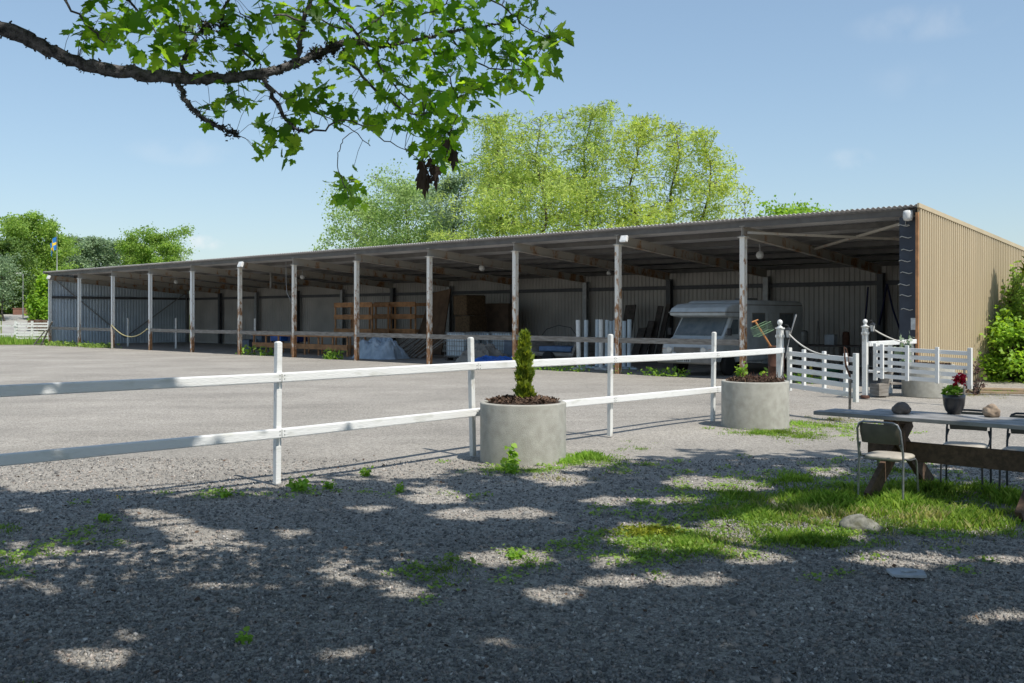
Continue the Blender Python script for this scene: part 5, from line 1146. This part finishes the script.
SUB = [([(292, 66, 5.85), (300, 45, 5.8), (304, 22, 5.75), (312, -8, 5.7), (322, -60, 5.6)], [.017, .016, .014, .013, .012]),
 ([(175, 80, 5.7), (182, 92, 5.66), (190, 106, 5.62), (206, 120, 5.6), (224, 129, 5.58), (238, 135, 5.58)], [.017, .015, .014, .012, .009, .004]),
 ([(183, 78, 5.7), (183, 64, 5.72), (190, 45, 5.75), (204, 26, 5.8), (226, 6, 5.85), (240, -30, 5.9)], [.012, .013, .012, .010, .009, .008]),
 ([(262, 76, 5.8), (274, 98, 5.75), (284, 117, 5.7), (300, 129, 5.7), (318, 131, 5.7), (340, 120, 5.72), (362, 125, 5.75), (385, 140, 5.75), (405, 149, 5.75)], [.013, .012, .011, .008, .006, .005, .004, .0035, .002]),
 ([(345, 48, 5.95), (358, 72, 5.9), (378, 92, 5.88), (402, 110, 5.85), (424, 116, 5.8)], [.010, .009, .008, .006, .004]),
 ([(310, -20, 5.9), (328, 2, 5.92), (345, 18, 5.95), (358, 36, 5.97), (376, 60, 5.97), (396, 86, 5.97), (414, 104, 5.95), (421, 118, 5.95)], [.013, .012, .011, .009, .006, .005, .004, .003]),
 ([(447, 33, 6.1), (470, 58, 6.1), (498, 70, 6.12), (524, 68, 6.15), (541, 48, 6.15)], [.006, .005, .0045, .004, .002]),
 ([(478, -8, 6.1), (508, 10, 6.12), (524, 25, 6.13), (548, 38, 6.15)], [.006, .005, .004, .002]),
 ([(60, -6, 5.4), (78, 16, 5.42), (97, 34, 5.45), (107, 46, 5.45)], [.008, .006, .005, .003]),
 ([(405, 149, 5.75), (420, 160, 5.7), (428, 172, 5.7)], [.003, .002, .002]),
 ([(255, 75, 5.8), (276, 92, 5.85), (300, 106, 5.87), (330, 118, 5.87), (352, 131, 5.85), (372, 146, 5.8)], [.007, .005, .004, .003, .003, .002]),
 ([(338, 152, 5.4), (338, 170, 5.4), (345, 186, 5.4)], [.0015, .002, .003]), ([(352, 131, 5.4), (342, 142, 5.4), (338, 152, 5.4)], [.002, .002, .0015]),
 ([(120, -10, 5.6), (140, 14, 5.62), (158, 36, 5.62), (168, 60, 5.6)], [.008, .006, .004, .002]), ([(158, 36, 5.62), (176, 30, 5.6), (196, 34, 5.6), (212, 46, 5.65)], [.005, .004, .004, .003]),
 ([(215, 30, 5.7), (240, 48, 5.72), (258, 64, 5.76)], [.007, .006, .008]), ([(304, 22, 5.75), (280, 14, 5.7), (256, 20, 5.7), (238, 12, 5.7)], [.007, .006, .004, .003]),
 ([(385, 45, 6), (410, 20, 6.05), (440, 8, 6.1), (455, -10, 6.1)], [.006, .005, .004, .004]), ([(425, 38, 6.05), (438, 60, 6.0), (452, 84, 5.95), (458, 110, 5.9), (450, 132, 5.85)], [.005, .004, .004, .003, .002]),
 ([(300, 10, 5.75), (330, 24, 5.8), (352, 30, 5.9)], [.006, .005, .004]), ([(357, 35, 5.97), (384, 14, 5.9), (400, -10, 5.9)], [.006, .005, .005]), ([(396, 86, 5.97), (430, 90, 6.0), (465, 92, 6.05), (490, 84, 6.1)], [.004, .004, .003, .002])]
sub3 = []
for pl, rad in SUB:
    p3, r3 = smooth([Wp(p) for p in pl], rad, 4); p3 = [p + Vector((rj.gauss(0, .005), rj.gauss(0, .005), rj.gauss(0, .005))) for p in p3]; b.tube([p - TAv for p in p3], [max(r, .0025) for r in r3], 7); sub3.append(p3)
# moss tufts along the bough
rn = np.random.default_rng(6); P = []
for p, r in zip(bp_[10:], br_[10:]):
    for k in range(26 if r > .015 else 8):
        d = rn.normal(size=3); d /= np.linalg.norm(d); P.append(np.array(p) + d * r * .95 + rn.normal(size=3) * .003)
for p3 in (sub3[0], sub3[1], sub3[2], sub3[3]):
    for p in p3[: (14 if p3 is sub3[3] else 99)]:
        for k in range(12 if p3 is not sub3[1] else 26): d = rn.normal(size=3); d /= np.linalg.norm(d); P.append(np.array(p) + d * .010 + rn.normal(size=3) * .003)
for c_, n_, s_ in (((318, 54, 5.9), 420, .020), ((332, 48, 5.92), 300, .017), ((206, 28, 5.78), 260, .022), ((222, 22, 5.8), 160, .02), ((80, 68, 5.6), 20, .01), ((345, 52, 5.95), 120, .02), ((232, 133, 5.58), 50, .02), ((262, 74, 5.8), 80, .018)):
    P.append(np.array(Wp(c_))[None] + rn.normal(size=(n_, 3)) * s_)
P = np.concatenate([np.atleast_2d(p) for p in P]) - np.array(TAv)
T3 = np.array([(-.3, 0, 0), (.3, 0, 0), (.1, 1, .2), (-.2, .8, -.1)])
mo = scatter('moss', P, T3, [(0, 1, 2, 3)], .010 + .014 * rn.random(len(P)), rot_mats(rn, len(P)), leaf_mat('bough_moss', (.02, .02, .018), (.075, .075, .06), .1, .95), maple); mo['kind'] = 'stuff'
# maple leaves with five pointed lobes
RH = [(0.012, 0), (.20, -.14), (.25, -.02), (.45, .03), (.38, .15), (.60, .36), (.52, .38), (.50, .50), (.36, .44), (.22, .44), (.29, .66), (.19, .67), (.12, .82), (0, 1.02)]
tv = []; 
for x, y in RH: tv.append((x, y, .16 * abs(x) ** 1.3 - .10 * y * y))
nR = len(RH)
for x, y in RH[1:-1]: tv.append((-x, y, .16 * abs(x) ** 1.3 - .10 * y * y))
LV = np.array(tv)
fr_ = tuple(range(nR)); fl_ = (0, nR - 1) + tuple(range(nR + len(RH) - 3, nR - 1, -1))
BL = [(95, 32, 14, 8), (110, 10, 24, 12), (88, 38, 10, 6), (150, 10, 26, 18), (122, 36, 16, 9), (178, 28, 26, 20), (206, 58, 18, 10), (145, 53, 5, 2), (160, 55, 9, 5), (170, 60, 10, 5), (232, 26, 30, 26), (252, 54, 22, 14), (282, 20, 26, 20), (240, 96, 18, 8), (200, 112, 7, 3), (225, 104, 16, 7), (206, 122, 6, 3),
 (268, 128, 12, 6), (262, 146, 9, 5), (290, 146, 16, 8), (320, 12, 28, 20), (350, 62, 24, 14), (312, 88, 24, 16), (336, 108, 20, 12), (372, 22, 30, 24), (400, 60, 28, 20), (390, 92, 30, 20), (430, 74, 30, 22), (402, 8, 30, 24), (450, 16, 30, 24), (460, 54, 30, 24), (440, 108, 22, 20), (452, 138, 18, 18), (425, 150, 12, 8),
 (470, 92, 20, 14), (500, 82, 20, 14), (490, 38, 30, 24), (520, 20, 24, 18), (522, 60, 20, 16), (545, 42, 14, 11), (560, 34, 9, 5), (538, 72, 9, 4), (346, 186, 9, 7), (356, 196, 10, 6), (338, 192, 8, 5), (352, 176, 8, 4), (360, 118, 14, 5), (415, 125, 14, 10), (436, 150, 10, 7), (458, 158, 8, 5), (385, 118, 16, 7), (300, 110, 16, 7),
 (40, -30, 30, 10), (200, -30, 60, 30), (330, -35, 60, 30), (460, -30, 50, 28), (530, -8, 22, 12), (120, -30, 40, 16)]
allp = np.array([list(p) for s in sub3 for p in s] + [list(p) for p in bp_[24:]])
PP = []; pet = b; S = []
for cx, cy, r, n in BL:
    for k in range(int(n * 1.95)):
        q = Wp((cx + rn.normal() * r * .62, cy + rn.normal() * r * .55, 5.75 + .22 * rn.normal() + (cx - 250) * .0012)); qa = np.array(q)
        PP.append(qa); S.append(rn.choice([.045, .065, .085, .105], p=[.25, .35, .25, .15]) * (1 if cy < 170 else .8))
        j = np.argmin(((allp - qa) ** 2).sum(1)); dv = allp[j] - qa; dl = np.linalg.norm(dv)
        if dl < .20: m_ = (qa + allp[j]) / 2 + np.array([0, 0, .02]); pet.tube([Vector(qa) - TAv, Vector(m_) - TAv, Vector(allp[j]) - TAv], .0016, 3, cap=False)
PP = np.array(PP); n = len(PP); S = np.array(S)
nrm = rn.normal(size=(n, 3)) * .62 + np.array([.15, -.35, .75]); nrm /= np.linalg.norm(nrm, axis=1)[:, None]
tt = rn.normal(size=(n, 3)) * .8 + np.array([.15, 0, -.6]); tt -= nrm * (tt * nrm).sum(1)[:, None]; tt /= np.linalg.norm(tt, axis=1)[:, None]
LV[:, 2] += .05 * np.sin(LV[:, 0] * 9) * np.abs(LV[:, 0]); scatter('leaves', PP - np.array(TAv), LV, [fr_, fl_], S, np.stack([np.cross(tt, nrm), tt, nrm], 2), M['maple'], maple)
b.build('bough', M['mossbranch'], maple, fixn=False)
# withered hanging leaves
D = [(424, 176), (421, 170), (427, 184), (435, 176), (437, 182), (432, 168), (420, 182), (452, 156), (454, 162), (450, 150), (425, 190)]
PD = np.array([list(Wp((x, y - 9, 5.72))) for x, y in D]) - np.array(TAv); n = len(PD); tt = np.tile(np.array([0, 0, -1.0]), (n, 1)) + rn.normal(size=(n, 3)) * .12; tt /= np.linalg.norm(tt, axis=1)[:, None]; x = np.cross(tt, rn.normal(size=(n, 3))); x /= np.linalg.norm(x, axis=1)[:, None]
LD = LV.copy(); LD[:, 0] *= .5; LD[:, 2] = .35 * np.abs(LV[:, 0])
o = scatter('withered_leaves', PD, LD, [fr_, fl_], np.full(n, .11), np.stack([x, tt, np.cross(x, tt)], 2), M['deadleaf'], maple); o['label'] = 'dark withered leaves hanging from the bough'

# ================================================================== GRASS AND WEEDS
def blades(name, regions, m, hmul=1.0, seed=1, kind='stuff', parent=None):
    """regions: (px, py, rx, ry, count, height) ellipses of ground seen at those pixels"""
    rn = np.random.default_rng(seed); P = []; H = []
    for cx, cy, rx, ry, n, h in regions:
        Z0 = EYE * F / (cy + ry - HZ); Z1 = EYE * F / (max(cy - ry, HZ + 8) - HZ); Zc = (Z0 + Z1) / 2; RZ = (Z1 - Z0) / 2; RX = rx / F * Zc; X0 = (cx - CX) / F * Zc
        n = int(n * .80); nt_ = max(3, n // 14); a = rn.random(nt_) * 6.28; r = np.minimum(1.25, np.abs(rn.normal(size=nt_)) * .62); tc_ = np.stack([X0 + RX * r * np.cos(a), Zc + RZ * r * np.sin(a)], 1)
        idx = rn.integers(0, nt_, n); p = tc_[idx] + rn.normal(size=(n, 2)) * .05; hv = (.35 + 1.0 * rn.random(nt_) ** 1.5); P.append(p); H.append(h * (.35 + .75 * rn.random(n)) * (1.1 - .4 * r[idx]) * hv[idx] * .88)
    P = np.concatenate(P); H = np.concatenate(H) * hmul; n = len(P); a = rn.random(n) * 6.28; ln = (.15 + .6 * rn.random(n)) * H; w_ = .0020 + .0022 * rn.random(n) + P[:, 1] * .00010
    dx = np.cos(a); dy = np.sin(a); z = gz(P[:, 0], P[:, 1]); V = np.zeros((n, 5, 3))
    for k, (f, ww) in enumerate(((0, 1), (0, -1), (.6, -.7), (.6, .7), (1, 0))):
        V[:, k, 0] = P[:, 0] + dx * ln * f ** 2 - dy * w_ * ww; V[:, k, 1] = P[:, 1] + dy * ln * f ** 2 + dx * w_ * ww; V[:, k, 2] = z + H * f * (1 if f < 1 else .92) - .004
    o = fast_mesh(name, V.reshape(-1, 3), [(np.arange(n) * 5)[:, None] + np.arange(5)[None]], m, parent); tag(o, kind=kind); return o
blades('grass', [(690, 545, 62, 13, 4200, .075), (760, 520, 80, 16, 4600, .09), (830, 505, 80, 20, 8000, .13), (900, 505, 80, 18, 8500, .13), (960, 520, 60, 12, 7000, .11), (800, 540, 70, 10, 4200, .085), (740, 495, 60, 12, 2600, .08), (800, 478, 60, 9, 2200, .08), (930, 490, 80, 12, 5000, .12), (1010, 500, 40, 16, 3500, .12),
                 (650, 540, 40, 10, 1500, .06), (640, 555, 40, 8, 900, .05), (440, 570, 32, 12, 420, .05), (530, 560, 20, 10, 300, .05), (10, 530, 26, 10, 160, .05), (14, 560, 26, 18, 180, .05), (40, 545, 40, 24, 160, .035), (105, 535, 26, 12, 140, .04), (20, 680, 18, 6, 120, .03),
                 (830, 425, 50, 5, 2200, .05), (780, 432, 50, 5, 2400, .07), (800, 436, 60, 7, 1800, .05), (1000, 392, 40, 3, 1500, .08), (900, 470, 60, 6, 1200, .06)], M['grass'], seed=5)
blades('dry_grass', [(700, 545, 60, 12, 1400, .07), (820, 515, 110, 22, 2600, .11), (930, 520, 90, 16, 1600, .12), (840, 420, 70, 6, 1500, .05), (960, 395, 60, 3, 1200, .05), (560, 480, 60, 8, 400, .04)], M['grassdry'], seed=6)
rn = np.random.default_rng(91); CR = []
for cx, cy, rx, ry, n in ((760, 520, 150, 34, 5200), (900, 500, 130, 34, 3600), (650, 545, 70, 18, 1500), (440, 572, 60, 22, 350), (540, 560, 50, 18, 300), (40, 550, 70, 34, 750), (820, 428, 80, 8, 1600), (560, 464, 90, 8, 900), (300, 495, 200, 8, 500), (700, 470, 90, 12, 500)):
    Z0 = EYE * F / (cy + ry - HZ); Z1 = EYE * F / (cy - ry - HZ); Zc = (Z0 + Z1) / 2; k_ = max(4, n // 28); cxy = np.stack([(cx - CX) / F * Zc + rn.normal(size=k_) * rx / F * Zc * .55, Zc + rn.normal(size=k_) * (Z1 - Z0) * .27], 1)
    pp_ = cxy[rn.integers(0, k_, n)] + rn.normal(size=(n, 2)) * .06; CR.append(pp_)
CR = np.concatenate(CR); n = len(CR); tag(scatter('ground_cover', np.stack([CR[:, 0], CR[:, 1], gz(CR[:, 0], CR[:, 1]) + .008 + .03 * rn.random(n) ** 2], 1), LEAF6, [tuple(range(6))], .014 + .026 * rn.random(n), rot_mats(rn, n, 1.2), M['mid']), kind='stuff')
# weeds round the planters and along the barn
blades('planter_grass', [(590, 458, 26, 5, 2600, .11), (565, 462, 18, 4, 1400, .09), (500, 470, 34, 4, 1200, .05), (540, 471, 30, 3, 900, .05), (760, 433, 34, 2, 1300, .06), (640, 447, 30, 8, 400, .04), (800, 424, 22, 4, 900, .07)], M['weed'], seed=7)
def verge(name, x0, x1, b0, b1, n, h, m, seed):
    rn = np.random.default_rng(seed); xx = x0 + (x1 - x0) * rn.random(n); bb = b0 + (b1 - b0) * rn.random(n); clump = np.sin(xx * 1.3 + seed) + np.sin(xx * 3.7) > rn.normal(size=n) * .8; xx, bb = xx[clump], bb[clump]; n = len(xx)
    P = np.stack([BC.x - BU.x * xx + BV.x * bb, BC.y - BU.y * xx + BV.y * bb, .02 + h * rn.random(n) ** 1.5 * .8], 1)
    return tag(scatter(name, P, LEAF6 * np.array([.5, 1, 1]), [tuple(range(6))], h * .4 * (.5 + rn.random(n)), rot_mats(rn, n, .1), m), kind='stuff')
verge('barn_weeds', -54.5, -45.5, -.7, .5, 2000, .32, M['mid'], 1); verge('barn_weeds', -32.6, -30.2, -.1, .6, 320, .5, M['weed'], 2); verge('barn_weeds', -25.6, -24.2, -.1, .3, 200, .45, M['weed'], 3)
verge('barn_weeds', -13.4, -7.0, -.2, .5, 1100, .26, M['weed'], 5); verge('barn_weeds', -4.4, -2.6, -.2, .7, 500, .34, M['weed'], 8)
# rough grass strip and meadow edge at the far left
rn = np.random.default_rng(15); n = 9000; xx = -52 + 24 * rn.random(n); yy = 63.8 + 11 * rn.random(n) ** 1.4; k = (yy > 63.6 + (-32 - xx) * .1) & ~((xx > -29.6) & (yy > 62)); xx, yy = xx[k], yy[k]; n = len(xx)
tag(scatter('rough_grass', np.stack([xx, yy, .02 + bank_z(xx, yy)], 1), np.array([(-.10, 0, 0), (.10, 0, 0), (.05, 1, .1)]), [(0, 1, 2)], .2 + .28 * rn.random(n), np.stack([np.stack([np.cos(q := rn.random(n) * 6.28), np.sin(q), 0 * q], 1), np.tile([0, 0, 1.0], (n, 1)) + .2 * rn.normal(size=(n, 3)), np.stack([-np.sin(q), np.cos(q), 0 * q], 1)], 2), M['grass']), kind='stuff')
# single weeds that stand apart
WL = [(225, 497, .10, 'low weed tuft left of the nearest fence post, on the gravel'), (297, 490, .16, 'leafy weed just right of the nearest fence post'), (366, 474, .08, 'flat green weed midway between the nearest fence post and the planter'), (104, 520, .07, 'small weed in the shade at the left of the gravel'), (510, 473, .14, 'upright dark weed against the front of the left planter'),
      (330, 487, .06, 'small weed on the sunlit gravel, right of the leafy weed'), (399, 490, .05, 'tiny weed at the shade edge below the middle of the fence'), (515, 556, .05, 'tiny weed on the sunlit patch in the shade, centre'), (243, 640, .03, 'tiny sprout in the deep shade, lower left')]
for i, (px, py, h, lab) in enumerate(WL):
    q = G(px, py); leaf_plant('weed', (q.x, q.y, -.02), 9, h, h * 1.1, .035 + .02 * (h > .1), M['weed'], lab, 'weed', 'weeds on the gravel', seed=100 + i, nl=12)
q = G(510, 468); leaf_plant('planter_weed', (q.x + .02, q.y - .02, 0), 5, .30, .06, .07, M['weed'], 'tall narrow weed standing against the left planter', 'weed', seed=140, nl=14)
q = G(650, 534); rn = np.random.default_rng(3); n = 800; P = np.stack([.24 * rn.normal(size=n) * .5, .16 * rn.normal(size=n) * .5, .05 * rn.random(n)], 1); o = scatter('moss_cushion', P, T3, [(0, 1, 2, 3)], .02 + .02 * rn.random(n), rot_mats(rn, n), M['moss']); o.location = (q.x, q.y, 0); tag(o, kind='stuff')
# fallen twigs and dry leaves on the gravel
rn = np.random.default_rng(33); n = 420; yy = 5 + 9 * rn.random(n) ** 1.3; xx = (rn.random(n) * 2 - 1) * yy * .5; tag(scatter('fallen_leaves', np.stack([xx, yy, gz(xx, yy) + .012], 1), LEAF6, [tuple(range(6))], .018 + .03 * rn.random(n), rot_mats(rn, n, 1.2), M['chip']), kind='stuff')
q = G(303, 499); leaf_plant('dandelion', (G(119, 500).x, G(119, 500).y, 0), 1, .06, .01, .03, leaf_mat('dandelion_yellow', (.75, .45, .02), (.8, .55, .03), .2), 'single yellow dandelion at the shade edge on the left', 'flower', seed=150, nl=5)
